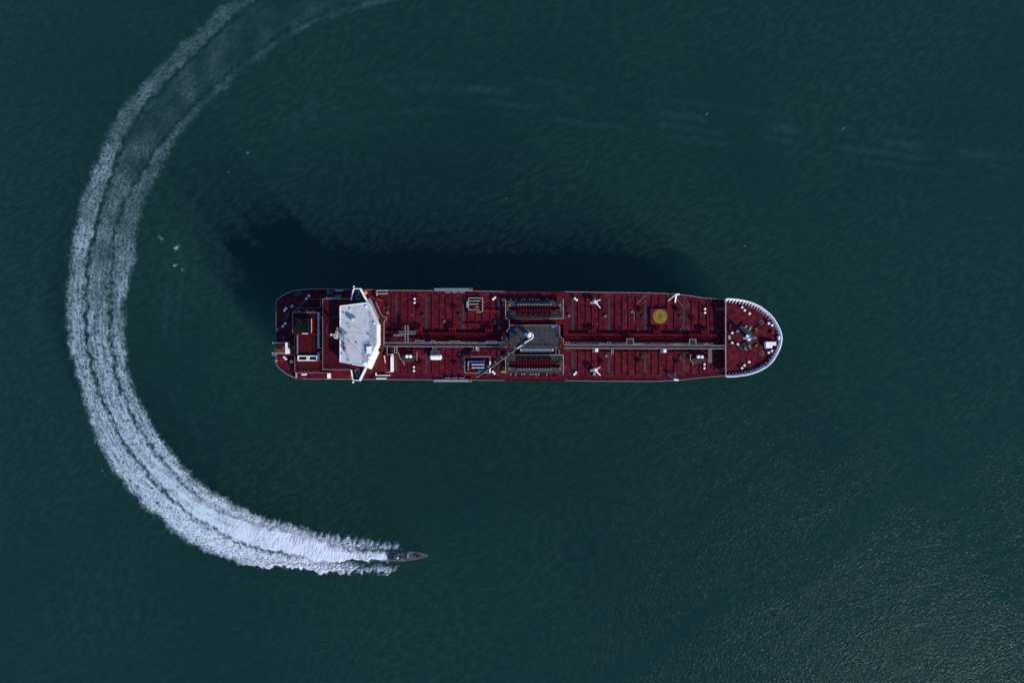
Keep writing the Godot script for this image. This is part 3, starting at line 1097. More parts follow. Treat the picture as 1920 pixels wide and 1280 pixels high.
	lathe(h, P(546.2, 653, DECK + 2.6), [[1.35, 0.0], [1.35, 0.25], [1.1, 0.35], [0.0, 0.35]], 20)
	done(h, "round_hatch", "walk_grey", ramp)
	var ring := begin()
	var loop := []
	for k in 13:
		loop.append(P(513.4, 663.4, DECK + 2.0) + Vector3(cos(TAU * k / 12.0) * 0.75, 0, sin(TAU * k / 12.0) * 0.6))
	tube(ring, loop, 0.13, 6, false)
	done(ring, "towing_ring", "pale_grey", ramp)

func build_bridge() -> void:
	var yb := 22.5
	var yr := 26.0
	var house := group_node("accommodation", P(660, 627, DECK))
	part_prism("house_block", "white", [[604.5, 560], [660, 560], [700, 590], [700, 662], [660, 693], [604.5, 693]], DECK - 0.3, yb - 0.25, house)
	part_prism("bridge_deck", "red_house", [[604, 559.4], [661, 559.4], [690, 566], [704, 605], [704, 648], [688, 688], [658, 693.6], [604, 693.6]], yb - 0.25, yb, house)
	# thin painted ring on the bridge deck
	var b := begin()
	arc_line(b, P(637, 618, yb + 0.006), 24.6 * (CAM_H - yb) / FOCAL, 0.5 * PI, 1.5 * PI, 0.16)
	done(b, "painted_ring", "line_faint", house)
	# wheelhouse with its tall white front
	var wheel := group_node("wheelhouse", P(670, 627, yb))
	part_prism("wheelhouse_walls", "white", [[637.6, 574], [688, 567.6], [705.3, 607], [705.3, 645], [685.2, 686.6], [637.6, 678.4]], 20.0, yr - 0.15, wheel)
	part_prism("wheelhouse_roof", "roof_white", [[637, 573.3], [688.2, 566.8], [706.3, 607], [706.3, 645], [685.6, 687.4], [637, 679]], yr - 0.15, yr, wheel)
	part_prism("roof_blue_grey_sheet", "roof_panel", [[691, 580], [694.5, 586], [704.5, 608], [704.5, 644.5], [687, 681], [680, 679], [677, 641], [692.5, 637]], yr, yr + 0.02, wheel)  # bluish grey sheet over the forward part of the roof
	b = begin()
	for s in [[[637.4, 573.9], [687.8, 567.4]], [[637.4, 573.9], [637.4, 678.6]], [[660, 682.6], [685, 686.8]]]:
		bar(b, P(s[0][0], s[0][1], yr + 0.1), P(s[1][0], s[1][1], yr + 0.1), 0.3, 0.22)
	done(b, "roof_rim", "white", wheel)
	# slanted white shield round the front of the bridge
	b = begin()
	var upper := px_poly([[688.2, 566.8], [706.3, 607], [706.3, 645], [685.6, 687.4]], yr - 0.1)
	var below := px_poly([[692.4, 569], [713.4, 609.5], [713.4, 645.4], [694, 692]], 20.0)
	below[0] = P(692.4, 569, 24.2)
	below[1] = P(713.4, 609.5, 22.4)
	for i in 3:
		quad(b, upper[i], below[i], below[i + 1], upper[i + 1])
		quad(b, below[i], upper[i], upper[i + 1], below[i + 1])
	done(b, "front_shield", "white", wheel)
	# windows of the aft wall and the sides
	for k in 9:
		var g := begin()
		var c := P(637.6, 580 + k * 11.3, yb)
		var p := P(637.6, 574, yr - 0.15)
		box(g, Vector3(p.x - 0.03, yb + 2.0, c.z), Vector3(0.08, 1.1, 1.5))
		done(g, "window", "glass", wheel)
	# brown ledge in front, one tier down, with its rail
	var yl := 19.4
	part_prism("front_ledge", "brown_deck", [[686, 553], [692, 552.5], [712, 590], [716.5, 594], [722.5, 595.5], [724.5, 598], [719.4, 603], [719.4, 652], [716.4, 662], [700, 693], [694, 700], [686, 700]], yl - 0.5, yl, house)
	rail_px([[704, 566], [714, 588], [717.5, 593], [723, 594.5], [725, 597.6], [719.6, 603.5], [719.6, 646]], yl, "rail")
	# louvres and lockers along the ledge
	for k in 16:
		var t := k / 15.0
		var g := begin()
		var c := P(lerpf(693.5, 709, t), lerpf(561, 596, t), yl)
		box(g, c + Vector3.UP * 0.6, Vector3(0.7, 1.2, 0.5), 0.4)
		done(g, "front_louvre", "pale_grey", house)
	for k in 12:
		var t := k / 11.0
		var g := begin()
		var c := P(lerpf(709, 695.5, t), lerpf(659, 689, t), yl)
		box(g, c + Vector3.UP * 0.7, Vector3(0.9, 1.4, 0.6), -0.4)
		done(g, "front_louvre", "white", house)
	part_box("ladder_hatch", "walk_dark", 711, 656.5, 715.5, 661, yl, yl + 0.6, house)
	# bridge wings
	for w in [{"deck": [[658, 563], [663, 541.5], [676, 541.5], [688.5, 567.5]], "wall": [[658.3, 562.5], [663.2, 541.2], [675.8, 541.2], [690.5, 569]], "c": [671.4, 557], "mark": [671.4, 549], "lamp": [663.8, 537.6]}, {"deck": [[658, 693], [661.6, 711.5], [674.3, 713], [685.5, 689.5]], "wall": [[658.3, 693.4], [661.5, 711.8], [674.5, 713.4], [686.5, 688.5]], "c": [669.8, 696.6], "mark": [669.6, 705], "lamp": [662.6, 716]}]:
		var wing := group_node("bridge_wing", P(668, w.c[1], yb - 1.0))
		part_prism("wing_deck", "wing_dark", w.deck, yb - 0.7, yb + 0.05, wing)
		b = begin()
		for i in 3:
			bar(b, P(w.wall[i][0], w.wall[i][1], yb + 0.55), P(w.wall[i + 1][0], w.wall[i + 1][1], yb + 0.55), 0.62 if i == 2 else 0.24, 1.2)
		done(b, "wing_bulwark", "white", wing)
		b = begin()
		arc_line(b, P(w.c[0], w.c[1], yb + 0.06), 0.75, 0.0, TAU, 0.34)
		done(b, "painted_ring", "mid_grey", wing)
		part_box("green_stand", "teal", w.mark[0] - 1.2, w.mark[1] - 2.5, w.mark[0] + 1.2, w.mark[1] + 2.5, yb, yb + 1.0, wing)
		b = begin()
		lathe(b, P(w.lamp[0], w.lamp[1], yb), [[0.2, 0.0], [0.35, 0.4], [0.35, 0.75], [0.15, 0.95], [0.0, 0.95]], 10)
		bar(b, P(w.lamp[0], w.lamp[1], yb + 0.2), P(w.wall[1][0], w.wall[1][1], yb + 0.2), 0.15, 0.15)
		done(b, "side_light", "white", wing)
	rail_px([[604.4, 560.2], [657, 560.2]], yb, "rail")
	rail_px([[604.4, 560.2], [604.4, 692.8]], yb, "rail_dim")
	rail_px([[604.4, 692.8], [657, 692.8]], yb, "rail")
	for k in 4:
		part_box("deck_locker", "pale_grey", 610 + k * 7.0, 557.2, 615.6 + k * 7.0, 559.2, yb - 1.6, yb - 0.3, house)
	# radar mast
	var mast := group_node("radar_mast", P(650, 628, yr))
	b = begin()
	var foot := P(650.5, 627, yr)
	tube(b, [foot + Vector3(0, -0.2, 0), foot + Vector3(-0.2, 7.2, 0)], 0.36, 10)
	for s in [-1.0, 1.0]:
		tube(b, [foot + Vector3(-2.6, -0.2, 1.7 * s), foot + Vector3(-0.3, 5.5, 0)], 0.16, 8)
	done(b, "mast_column", "pale_grey", mast)
	part_prism("mast_platform", "pale_grey", [[628, 622], [634, 614.5], [641, 614.5], [641, 634], [633, 634], [628, 631]], yr + 3.8, yr + 4.0, mast)
	b = begin()
	bar(b, P(620, 627.6, yr + 5.8), P(653, 627.6, yr + 5.8), 0.45, 0.3)
	bar(b, P(632, 613.5, yr + 5.9), P(632, 636, yr + 5.9), 0.25, 0.2)
	bar(b, P(620.4, 625, yr + 6.0), P(620.4, 630, yr + 6.0), 0.5, 0.3)
	done(b, "cross_arm", "cream", mast)
	b = begin()
	lathe(b, P(630, 631, yr + 4.0), [[0.5, 0.0], [0.7, 0.6], [0.6, 1.2], [0.0, 1.4]], 12)
	done(b, "mast_dome", "cream", mast)
	part_box("gear_box", "mid_grey", 635, 615.5, 640, 621, yr + 4.0, yr + 5.2, mast)
	part_box("gear_box", "cream", 646, 625, 652, 627, yr + 4.4, yr + 5.2, mast)
	part_box("gear_box", "cream", 646, 629, 652, 631, yr + 3.4, yr + 4.2, mast)
	part_box("radar_scanner", "scanner_blue", 642.2, 617, 645, 637.5, yr + 7.2, yr + 7.6, mast)
	for s in [[[647, 640], [648, 655]], [[642, 620], [691, 627]], [[646, 634], [686, 672]], [[640, 636], [655, 676]]]:
		b = begin()
		tube(b, [P(s[0][0], s[0][1], yr + 5.5), P(s[1][0], s[1][1], yr + 0.05)], 0.045, 5)
		done(b, "stay_wire", "mid_grey", mast)
	# gear on the roof
	b = begin()
	lathe(b, P(661.8, 599, yr), [[0.45, 0.0], [0.45, 0.6], [0.68, 0.7], [0.8, 1.2], [0.65, 1.75], [0.3, 2.0], [0.0, 2.05]], 18)
	done(b, "satellite_dome", "cream", wheel)
	part_box("dome_bracket", "cream", 657.6, 595.6, 667, 597.2, yr, yr + 1.2, wheel)
	for d in [[686.6, 574.4, 0.42, "white"], [656, 578.5, 0.3, "mid_grey"], [643.8, 585.5, 0.24, "red_bright"], [651.5, 607.6, 0.2, "mid_grey"], [655, 613, 0.2, "mid_grey"], [690.6, 626.4, 0.3, "mid_grey"], [668, 642.5, 0.3, "mid_grey"], [654, 639, 0.2, "mid_grey"], [640, 662.5, 0.25, "mid_grey"], [652, 675, 0.25, "mid_grey"], [701.4, 606, 0.35, "white"], [691.6, 669, 0.35, "white"], [683.5, 681.5, 0.7, "white"], [646.2, 657, 0.3, "red_bright"], [657.3, 579.6, 0.25, "white"]]:
		b = begin()
		lathe(b, P(d[0], d[1], yr - 0.05), [[d[2], 0.0], [d[2], 0.3], [d[2] * 0.6, 0.45], [0.0, 0.5]], 10)
		done(b, "roof_fitting", d[3], wheel)
	part_box("roof_locker", "white", 686.6, 649, 695.4, 662.4, yr, yr + 0.9, wheel, 0.12)
	part_box("battery_box", "black", 642, 650, 646.5, 653.6, yr, yr + 0.8, wheel)
	part_box("battery_box", "walk_dark", 642.5, 641, 644.6, 646.5, yr, yr + 0.7, wheel)

func arc_line(b: Dictionary, c: Vector3, r: float, a0: float, a1: float, w: float) -> void:
	var n := maxi(6, int(absf(a1 - a0) * 14.0))
	for i in n:
		var p := lerpf(a0, a1, i / float(n))
		var q := lerpf(a0, a1, (i + 1) / float(n))
		var d0 := Vector3(cos(p), 0, sin(p))
		var d1 := Vector3(cos(q), 0, sin(q))
		var k := [c + d0 * (r - w / 2), c + d0 * (r + w / 2), c + d1 * (r + w / 2), c + d1 * (r - w / 2)]
		if (k[1] - k[0]).cross(k[2] - k[0]).y > 0:
			quad(b, k[0], k[1], k[2], k[3])
		else:
			quad(b, k[3], k[2], k[1], k[0])

# a painted ring laid on the cambered deck, cut where it leaves it
func deck_arc(b: Dictionary, u: float, v: float, r: float, a0: float, a1: float, w: float) -> void:
	var n := 60
	for i in n:
		var c := []
		var ok := true
		for q in [[i, r - w / 2], [i, r + w / 2], [i + 1, r + w / 2], [i + 1, r - w / 2]]:
			var a := lerpf(a0, a1, q[0] / float(n))
			var pu: float = u + cos(a) * q[1]
			var pv: float = v + sin(a) * q[1]
			if pv < edge_v(PORT_EDGE, pu) + 2.0 or pv > 622.0:
				ok = false
			c.append(D(pu, pv, 0.012))
		if ok:
			if (c[1] - c[0]).cross(c[2] - c[0]).y > 0:
				quad(b, c[0], c[1], c[2], c[3])
			else:
				quad(b, c[3], c[2], c[1], c[0])

func build_main_deck() -> void:
	# transverse deck frames, port and starboard
	var frames := [735, 752.5, 767, 782, 811, 825.5, 837, 851, 878.5, 893, 905, 921, 1085, 1099.6, 1111, 1125, 1154.6, 1168, 1179.4, 1194, 1223, 1237, 1251.5, 1265.5, 1298, 1313, 1327, 1342]
	for u in frames:
		for side in [[edge_v(PORT_EDGE, u) + 8.0, 619.0], [657.0, edge_v(STARBOARD_EDGE, u) - 9.5]]:
			if u > 874 and u < 910 and side[0] < 600:
				side[0] = 587.0
			if u > 874 and u < 922 and side[0] > 640:
				side[1] = 666.0
			if u == 735 and side[0] > 640:
				continue
			var b := begin()
			var n := 4
			for i in n:
				var p := D(u, lerpf(side[0], side[1], i / float(n)), 0.1)
				var q := D(u, lerpf(side[0], side[1], (i + 1) / float(n)), 0.1)
				bar(b, p, q, 0.42, 0.5)
			done(b, "deck_frame", "red_frame", ship)
	for u in [963, 972.5, 987, 1002, 1017, 1031, 1041]:
		for side in [[edge_v(PORT_EDGE, u) + 6.0, 562.0], [701.0, edge_v(STARBOARD_EDGE, u) - 4.0]]:
			var b := begin()
			bar(b, D(u, side[0], 0.1), D(u, side[1], 0.1), 0.34, 0.6)
			done(b, "deck_frame", "red_frame", ship)
	# grey walking strips laid between the frames
	for u in [742.3, 799, 868.3, 935, 1073.4, 1141.6, 1209.7, 1282]:
		for side in [[edge_v(PORT_EDGE, u) + 11.0, 618.0], [658.0, edge_v(STARBOARD_EDGE, u) - 16.0]]:
			var b := begin()
			var n := 4
			for i in n:
				bar(b, D(u, lerpf(side[0], side[1], i / float(n)), 0.03), D(u, lerpf(side[0], side[1], (i + 1) / float(n)), 0.03), 0.78, 0.1)
			done(b, "walking_strip", "walk_grey", ship)
	for p in [[777, 560.2, 777, 567.2], [775.8, 688, 775.8, 695], [928, 557.7, 924.7, 560.5], [924, 696.8, 927, 700], [1078, 559.4, 1081.6, 562.2], [1080, 698.3, 1077, 701.6], [1322.4, 579, 1322.4, 586], [1321.3, 682.7, 1321.3, 689.8]]:
		bollards(p[0], p[1], p[2], p[3], deck_y(p[0], p[1]))
	# tank hatches and small deck fittings
	for h in [[787, 578], [855, 578], [1062, 578], [1200.7, 582], [1271, 582], [1199, 678], [1271, 679], [855, 682], [1130, 680], [1130, 580], [790, 681], [930, 680], [1300, 600]]:
		var b := begin()
		lathe(b, D(h[0], h[1], -0.1), [[0.85, 0.0], [0.85, 0.9], [0.95, 0.95], [0.95, 1.1], [0.5, 1.25], [0.0, 1.28]], 16)
		done(b, "tank_hatch", "red_house", ship)
	for h in [[862, 591], [794, 592], [727, 586], [928, 604], [1067, 592], [1135, 593], [1206, 594], [1276, 595], [1204, 668], [1276, 669], [862, 664], [1137, 667], [1346, 620], [728, 575], [833, 603], [1185, 585]]:
		var b := begin()
		box(b, D(h[0], h[1], 0.2), Vector3(0.9, 0.7, 0.9), 0.4)
		done(b, "deck_fitting", "mid_grey" if int(h[0]) % 2 else "walk_grey", ship)
	# winching circle for helicopters
	var pad := group_node("winching_area", D(1237, 593.4))
	part_box("pad", "red_pad", 1220, 578.7, 1254, 608, DECK - 0.2, DECK + 1.2, pad)
	var b := begin()
	lathe(b, P(1238, 593.3, DECK + 1.2), [[13.2 * 0.1924, 0.0], [13.2 * 0.1924, 0.01], [0.0, 0.011]], 40)
	done(b, "yellow_disc", "pad_yellow", pad)
	for row in [["WINCH", 1236.4], ["ONLY", 1239.9]]:
		var text := TextMesh.new()
		var face := SystemFont.new()
		face.font_names = PackedStringArray(["Droid Sans"])
		text.font = face
		text.text = row[0]
		text.font_size = 64
		text.pixel_size = 0.0105
		text.depth = 0.02
		text.material = M.black
		var o := MeshInstance3D.new()
		o.name = "lettering"
		o.mesh = text
		var at := P(row[1], 593.3, DECK + 1.225)
		o.position = at - pad.position - ship.position
		o.rotation = Vector3(-PI / 2, -PI / 2, 0)
		pad.add_child(o, true)
	b = begin()
	deck_arc(b, 1236.5, 594, 47.0, 0.0, TAU, 1.1)
	done(b, "painted_white_ring", "line_white", pad)
	b = begin()
	deck_arc(b, 1236.5, 594, 62.0, PI * 0.92, PI * 1.35, 1.2)
	deck_arc(b, 1236.5, 594, 60.0, -PI * 0.25, PI * 0.14, 1.2)
	done(b, "painted_yellow_ring", "line_yellow", pad)
	# white hose davits
	for s in [[1115, 567.6], [1115, 694]]:
		var g := group_node("hose_davit", D(s[0], s[1]))
		b = begin()
		var c := D(s[0] - 1, s[1] - 1, -0.2)
		lathe(b, c, [[0.55, 0.0], [0.45, 2.6], [0.6, 2.7], [0.0, 2.8]], 12)
		done(b, "pedestal", "white", g)
		b = begin()
		var top := c + Vector3.UP * 2.6
		bar(b, top, P(1126, s[1] + 9.6, DECK + 2.4), 0.34, 0.34)
		bar(b, top, P(1126, s[1] - 6.0, DECK + 2.4), 0.26, 0.26)
		bar(b, P(1120, s[1] - 2.2, DECK + 2.6), P(1121, s[1] + 4.0, DECK + 2.6), 0.2, 0.2)
		done(b, "arm", "white", g)
		b = begin()
		bar(b, top, P(1107, s[1] + 0.8, DECK + 2.2), 0.8, 0.5)
		box(b, P(1114.5, s[1] - 5.5 if s[1] < 600 else s[1] + 7.0, DECK + 1.2), Vector3(0.9, 1.6, 0.9))
		done(b, "winch", "pale_grey", g)
	# mooring derricks at the forward rails
	for s in [{"tip": [1266.5, 552.4, 1274.5, 551.6], "a": [1253.5, 563.6], "c": [1266, 566.5], "m": "white"}, {"tip": [1264, 711.6, 1272.5, 712.6], "a": [1252, 700.6], "c": [1265.5, 698.5], "m": "pale_grey"}]:
		var g := group_node("rail_derrick", P(1266, s.tip[1], DECK))
		b = begin()
		bar(b, P(s.tip[0], s.tip[1], DECK + 3.0), P(s.tip[2], s.tip[3], DECK + 3.0), 0.55, 0.4)
		done(b, "head", "white", g)
		b = begin()
		bar(b, P(s.tip[0] + 1.0, s.tip[1], DECK + 2.9), P(s.a[0], s.a[1], DECK + 0.4), 0.3, 0.3)
		bar(b, P(s.tip[0] + 2.0, s.tip[1], DECK + 2.9), P(s.c[0], s.c[1], DECK + 0.4), 0.42, 0.42)
		done(b, "brace", s.m, g)
	# racks with rows of small white drums
	var rack := group_node("drum_rack", D(890, 572))
	part_box("rack_base", "red_house", 877, 559.5, 904, 583, DECK - 0.2, DECK + 0.9, rack)
	part_box("side_plate", "pale_grey", 874.6, 564.8, 879, 576.4, DECK, DECK + 1.6, rack)
	rail_px([[878.4, 558.6], [905, 558.6], [905, 582], [902.6, 585], [893, 585]], DECK + 0.6, "rail", rack, 0.26)
	rail_px([[878.4, 558.6], [878.4, 580.4], [899, 580.4]], DECK + 0.6, "rail", rack, 0.2)
	part_box("red_bin", "red_pad", 877, 581.6, 889.5, 587.6, DECK, DECK + 1.5, rack)
	for r in [[564, 10, 880.5, 2.15], [570, 8, 880.5, 2.15], [575.4, 3, 892, 2.4]]:
		for k in r[1]:
			b = begin()
			lathe(b, P(r[2] + k * r[3], r[0], DECK + 0.9), [[0.17, 0.0], [0.17, 0.6], [0.1, 0.7], [0.0, 0.7]], 8)
			done(b, "small_drum", "cream", rack)
	rack = group_node("drum_rack", D(895, 684))
	part_box("rack_base", "red_house", 873.5, 669.5, 918, 698, DECK - 0.2, DECK + 0.8, rack)
	rail_px([[871, 668.4], [919, 668.4], [919, 699], [871.6, 699], [871, 668.4]], DECK + 0.4, "rail", rack, 0.16)
	part_box("white_post_rail", "white", 917.6, 677, 919.8, 699, DECK, DECK + 1.8, rack)
	part_box("side_plate", "rail", 877, 677.6, 878.6, 694, DECK + 0.4, DECK + 1.6, rack)
	part_box("blue_cover", "blue", 878, 676.2, 908, 679.8, DECK + 0.5, DECK + 1.5, rack)
	part_box("blue_cover", "blue", 896, 693.2, 917, 698, DECK + 0.5, DECK + 1.5, rack)
	part_box("teal_cover", "teal", 911.5, 685, 917, 689.6, DECK + 0.5, DECK + 1.4, rack)
	for r in [[683.4, 10, 885.4, 2.4], [689.2, 10, 885.4, 2.4]]:
		for k in r[1]:
			b = begin()
			lathe(b, P(r[2] + k * r[3], r[0], DECK + 0.8), [[0.2, 0.0], [0.2, 0.6], [0.12, 0.7], [0.0, 0.7]], 8)
			done(b, "small_drum", "white", rack)
	# accommodation ladders stowed along both sides
	for s in [[814, 885, 540.4, 545.2], [813, 884, 711.4, 715.8]]:
		var ladder := group_node("accommodation_ladder", P(850, s[2], DECK))
		b = begin()
		pbox(b, s[0], s[2], s[1] - 3.5, s[3], DECK + 0.3, DECK + 0.75)
		done(b, "ladder_bed", "aluminium", ladder)
		for k in 24:
			b = begin()
			var u := lerpf(s[0] + 1.5, s[1] - 5.0, k / 23.0)
			pbox(b, u, s[2] + 0.5, u + 0.9, s[3] - 0.5, DECK + 0.75, DECK + 0.85)
			done(b, "tread", "pale_grey", ladder)
		part_box("platform", "ochre", s[1] - 3.5, s[2] - 0.4, s[1] + 1.0, s[3] + 0.6, DECK + 0.2, DECK + 1.1, ladder)
	for s in [[834, 885, 547.6], [834, 884, 708.6]]:
		for k in 3:
			part_box("rail_panel", "rail", s[0] + k * 13.5, s[2] - 0.5, s[0] + k * 13.5 + 10.0, s[2] + 0.5, DECK + 0.4, DECK + 1.2)
	# store platform in front of the bridge, starboard side
	part_prism("store_deck", "red_pad", [[693, 694], [707, 664], [733, 664], [733, 697], [693, 700]], DECK - 0.2, DECK + 2.6)
	part_box("white_screen", "white", 732, 668, 735.2, 697.4, DECK, DECK + 3.6)
	part_box("white_screen", "white", 732.2, 664, 735, 667, DECK, DECK + 3.2)
	for v in [[696.4, 698], [703, 704.4]]:
		part_box("stair_rail", "white", 704, v[0], 730, v[1], DECK + 1.0, DECK + 2.6)
	part_box("stair_well", "brown_deck", 706, 698, 730, 703, DECK, DECK + 0.8)
	part_box("stair_rail", "white", 703.6, 698, 705.6, 703, DECK + 1.0, DECK + 2.6)
	part_box("stair_rail", "white", 705, 708.6, 724, 710.4, DECK + 0.8, DECK + 1.6)
	for v in [[543.6, 545.6], [549.4, 551]]:
		part_box("stair_rail", "rail", 706, v[0], 726, v[1], DECK + 1.0, DECK + 2.4)
	part_box("stair_well", "brown_deck", 707, 546, 726, 549.2, DECK, DECK + 0.6)
	part_box("stair_rail", "rail", 705, 545, 706.6, 554, DECK + 1.0, DECK + 2.4)
	rail_px([[725.6, 651], [725.6, 664.6], [733, 664.6]], DECK + 2.8, "rail")
	part_box("stair_well", "black", 726.4, 652, 732, 663.4, DECK + 0.4, DECK + 0.7)  # black slab paints the dark inside of the stair opening
	var pole := begin()
	tube(pole, [P(720.5, 668, DECK + 2.6), P(720.5, 668, DECK + 4.6)], 0.22, 8)
	tube(pole, [P(720.5, 668, DECK + 4.5), P(722, 680, DECK + 3.0)], 0.1, 6)
	done(pole, "store_davit", "white", ship)

func walkway(called: String, points: Array, width: float, y: float, m := "walk_grey", rails := true, parent: Node3D = ship) -> void:
	var g := group_node(called, P(points[0][0], points[0][1], y))
	for i in points.size() - 1:
		var p := P(points[i][0], points[i][1], y)
		var q := P(points[i + 1][0], points[i + 1][1], y)
		var n := maxi(1, int(p.distance_to(q) / 6.0))
		for k in n:
			var b := begin()
			var a := p.lerp(q, k / float(n))
			var c := p.lerp(q, (k + 1) / float(n))
			var d := (c - a).normalized() * 0.02
			bar(b, a + d, c - d, width, 0.16)
			done(b, "grating_panel", m, g)
			b = begin()
			for s in [-1.0, 1.0]:
				var side: Vector3 = (c - a).cross(Vector3.UP).normalized() * width * 0.45 * s
				bar(b, a + side + Vector3(0, -0.1, 0), a + side + Vector3(0, DECK - y - 0.1, 0), 0.16, 0.16)
			done(b, "leg", "red_frame", g)
		if rails:
			for s in [-1.0, 1.0]:
				var side: Vector3 = (q - p).cross(Vector3.UP).normalized() * (width * 0.5) * s
				railing([p + side, q + side], "rail", 1.1, g, 0.16)

func build_pipes_and_walkways() -> void:
	# long cargo lines beside the catwalk: aft and forward of the manifold
	var lines := [[623.5, 0.30, "red_pipe"], [626.0, 0.34, "red_pipe"], [630.2, 0.16, "red_pipe"], [634.4, 0.30, "red_pipe"], [637.4, 0.34, "red_pipe"], [640.2, 0.14, "rail_dim"], [632.3, 0.12, "red_frame"]]
	for l in lines:
		for run in [[786.0, 951.0, 0.0], [1058.0, 1345.0, 3.4]]:
			var b := begin()
			var v0: float = l[0] + run[2] * 0.6
			var v1: float = l[0] + run[2] * 0.6 + 1.6
			var far: float = run[1] - (0.0 if l[1] > 0.2 else 8.0)
			tube(b, [P(run[0] + (l[0] - 623.0) * 0.7, v0, DECK + 1.4), P((run[0] + far) / 2, (v0 + v1) / 2, DECK + 1.45), P(far, v1, DECK + 1.4)], l[1], 10)
			done(b, "cargo_pipe", l[2], ship)
	# pipe saddles
	for u in range(792, 950, 13):
		part_box("pipe_saddle", "red_frame", u, 622, u + 1.5, 641, DECK - 0.2, DECK + 1.2)
	for u in range(1066, 1345, 14):
		part_box("pipe_saddle", "red_frame", u, 625, u + 1.5, 644.5, DECK - 0.2, DECK + 1.2)
	# branch lines out to the tanks
	for t in [[848, 617, 0], [917, 620, 0], [1110, 622, 1], [1232, 623, 1], [785, 620, 0], [1322, 624, 1]]:
		var g := group_node("branch_line", D(t[0], t[1]))
		for k in 3:
			var b := begin()
			var u: float = t[0] - 5.0 + k * 5.0
			tube(b, [P(u, 626 + t[2] * 2, DECK + 2.0), P(u, t[1] - 3.0 - k * 2.0, DECK + 2.0), P(u + 4.0 - k * 4.0, t[1] - 9.0, DECK + 1.7), P(u + 4.0 - k * 4.0, t[1] - 9.0, DECK)], 0.24, 8)
			done(b, "pipe", "red_pipe", g)
			b = begin()
			lathe(b, P(u, t[1] - 1.0, DECK + 2.0), [[0.12, 0.0], [0.12, 0.6], [0.42, 0.62], [0.42, 0.7], [0.0, 0.7]], 10)
			done(b, "valve_wheel", "red_frame", g)
		part_box("valve_block", "red_pad", t[0] - 9, t[1] - 9, t[0] + 7, t[1] - 1.0, DECK - 0.2, DECK + 0.9, g)
	for t in [[744, 614, 735, 750], [890, 607, 870, 945], [756, 622, 726, 760]]:
		var b := begin()
		tube(b, [P(t[2], t[1], DECK + 1.0), P(t[3], t[1], DECK + 1.0)], 0.26, 8)
		done(b, "cargo_pipe", "red_pipe", ship)
	var lp := begin()
	tube(lp, [D(905, 583.8, 1.0), D(946, 584, 1.0)], 0.2, 8)
	done(lp, "cargo_pipe", "red_bright", ship)
	for t in [[660, 1090, 1350], [654.6, 880, 940], [655.5, 735, 800]]:
		var b := begin()
		tube(b, [P(t[1], t[0], DECK + 0.9), P(t[2], t[0] + 1.0, DECK + 0.9)], 0.17, 8)
		done(b, "cargo_pipe", "red_frame", ship)
	# the raised catwalk fore and aft
	var yc := DECK + 3.2
	walkway("catwalk", [[720, 645.8], [951, 646.8]], 1.35, yc)
	walkway("catwalk", [[1056, 649.4], [1358, 650.6]], 1.15, yc)
	walkway("cross_walk", [[763, 641.5], [763, 609.5]], 1.0, yc)
	walkway("cross_walk", [[748, 624], [779.5, 624]], 0.9, yc - 0.25)
	walkway("cross_walk", [[737.5, 628.8], [758, 628.8]], 0.75, yc - 0.5, "mid_grey", false)
	walkway("cross_walk", [[742.6, 650], [742.6, 662]], 0.9, yc)
	walkway("cross_walk", [[1330, 654.5], [1330, 680]], 0.7, yc - 0.2)
	walkway("cross_walk", [[1147.5, 654], [1147.5, 664]], 0.55, yc - 0.3)
	# little landings over the pipes
	for q in [[779, 795, 638.4], [808, 815, 638.5], [842, 862, 639.6], [911, 931, 640], [941, 951.5, 632.5], [1062, 1068, 641], [1125, 1134, 644], [1139, 1145, 642], [1175.5, 1188, 635], [1190, 1206, 645], [1263, 1280, 645.6], [1293.5, 1305.5, 636], [1322, 1327.5, 644.5]]:
		var g := group_node("landing", P(q[0], q[2], yc))
		part_box("grating_panel", "walk_grey", q[0], q[2], q[1], 643.0 if q[0] < 1000 else 646.6, yc - 0.2, yc - 0.02, g)
		rail_px([[q[0], 642.4 if q[0] < 1000 else 646.4], [q[0], q[2]], [q[1], q[2]], [q[1], 642.4 if q[0] < 1000 else 646.4]], yc, "rail", g)
	for q in [[946, 636.5], [1180, 642], [1299.5, 641.5], [1053, 637]]:
		var b := begin()
		lathe(b, P(q[0], q[1], yc), [[0.2, 0.0], [0.2, 0.9], [0.35, 0.95], [0.3, 1.2], [0.0, 1.25]], 8)
		done(b, "fire_monitor", "red_bright", ship)
	# fire stations and lockers beside the catwalk
	for q in [[894.7, 654], [1118.8, 656], [1247, 657.4]]:
		var g := group_node("white_locker", P(q[0], q[1], DECK))
		var b := begin()
		pbox(b, q[0] - 3.0, q[1] - 3.2, q[0] + 3.0, q[1] + 3.4, DECK, DECK + 2.4, 0.12)
		done(b, "locker_body", "white", g)
		rail_px([[q[0] - 7, q[1] - 2.6], [q[0] - 7, q[1] + 3.2], [q[0] - 3, q[1] + 3.2]], DECK + 1.2, "rail", g)
	# vent platforms
	for q in [{"poly": [[752, 663], [758, 678], [768, 679], [776, 674], [780, 674], [782, 660], [780, 660], [777, 668], [756, 670]], "rail": [[747, 660.5], [750, 672], [757, 679.5], [758, 684]], "rail2": [[781.5, 660.5], [781.5, 676]], "v": [[762.3, 667.8], [769, 667.8]], "red": [[757, 667], [775.6, 667]]}, {"poly": [[1296, 672], [1300, 681], [1310, 682], [1318, 678], [1329, 678], [1329, 672], [1320, 674], [1306, 674]], "rail": [[1297, 664.5], [1294.5, 667], [1295.5, 676], [1300, 681.6], [1301, 684]], "rail2": [[1329.5, 662], [1329.5, 678]], "v": [[1310, 668.6], [1317, 668.6]], "red": [[1303, 670], [1325, 669]]}]:
		var g := group_node("vent_platform", P(q.v[0][0], q.v[0][1], DECK))
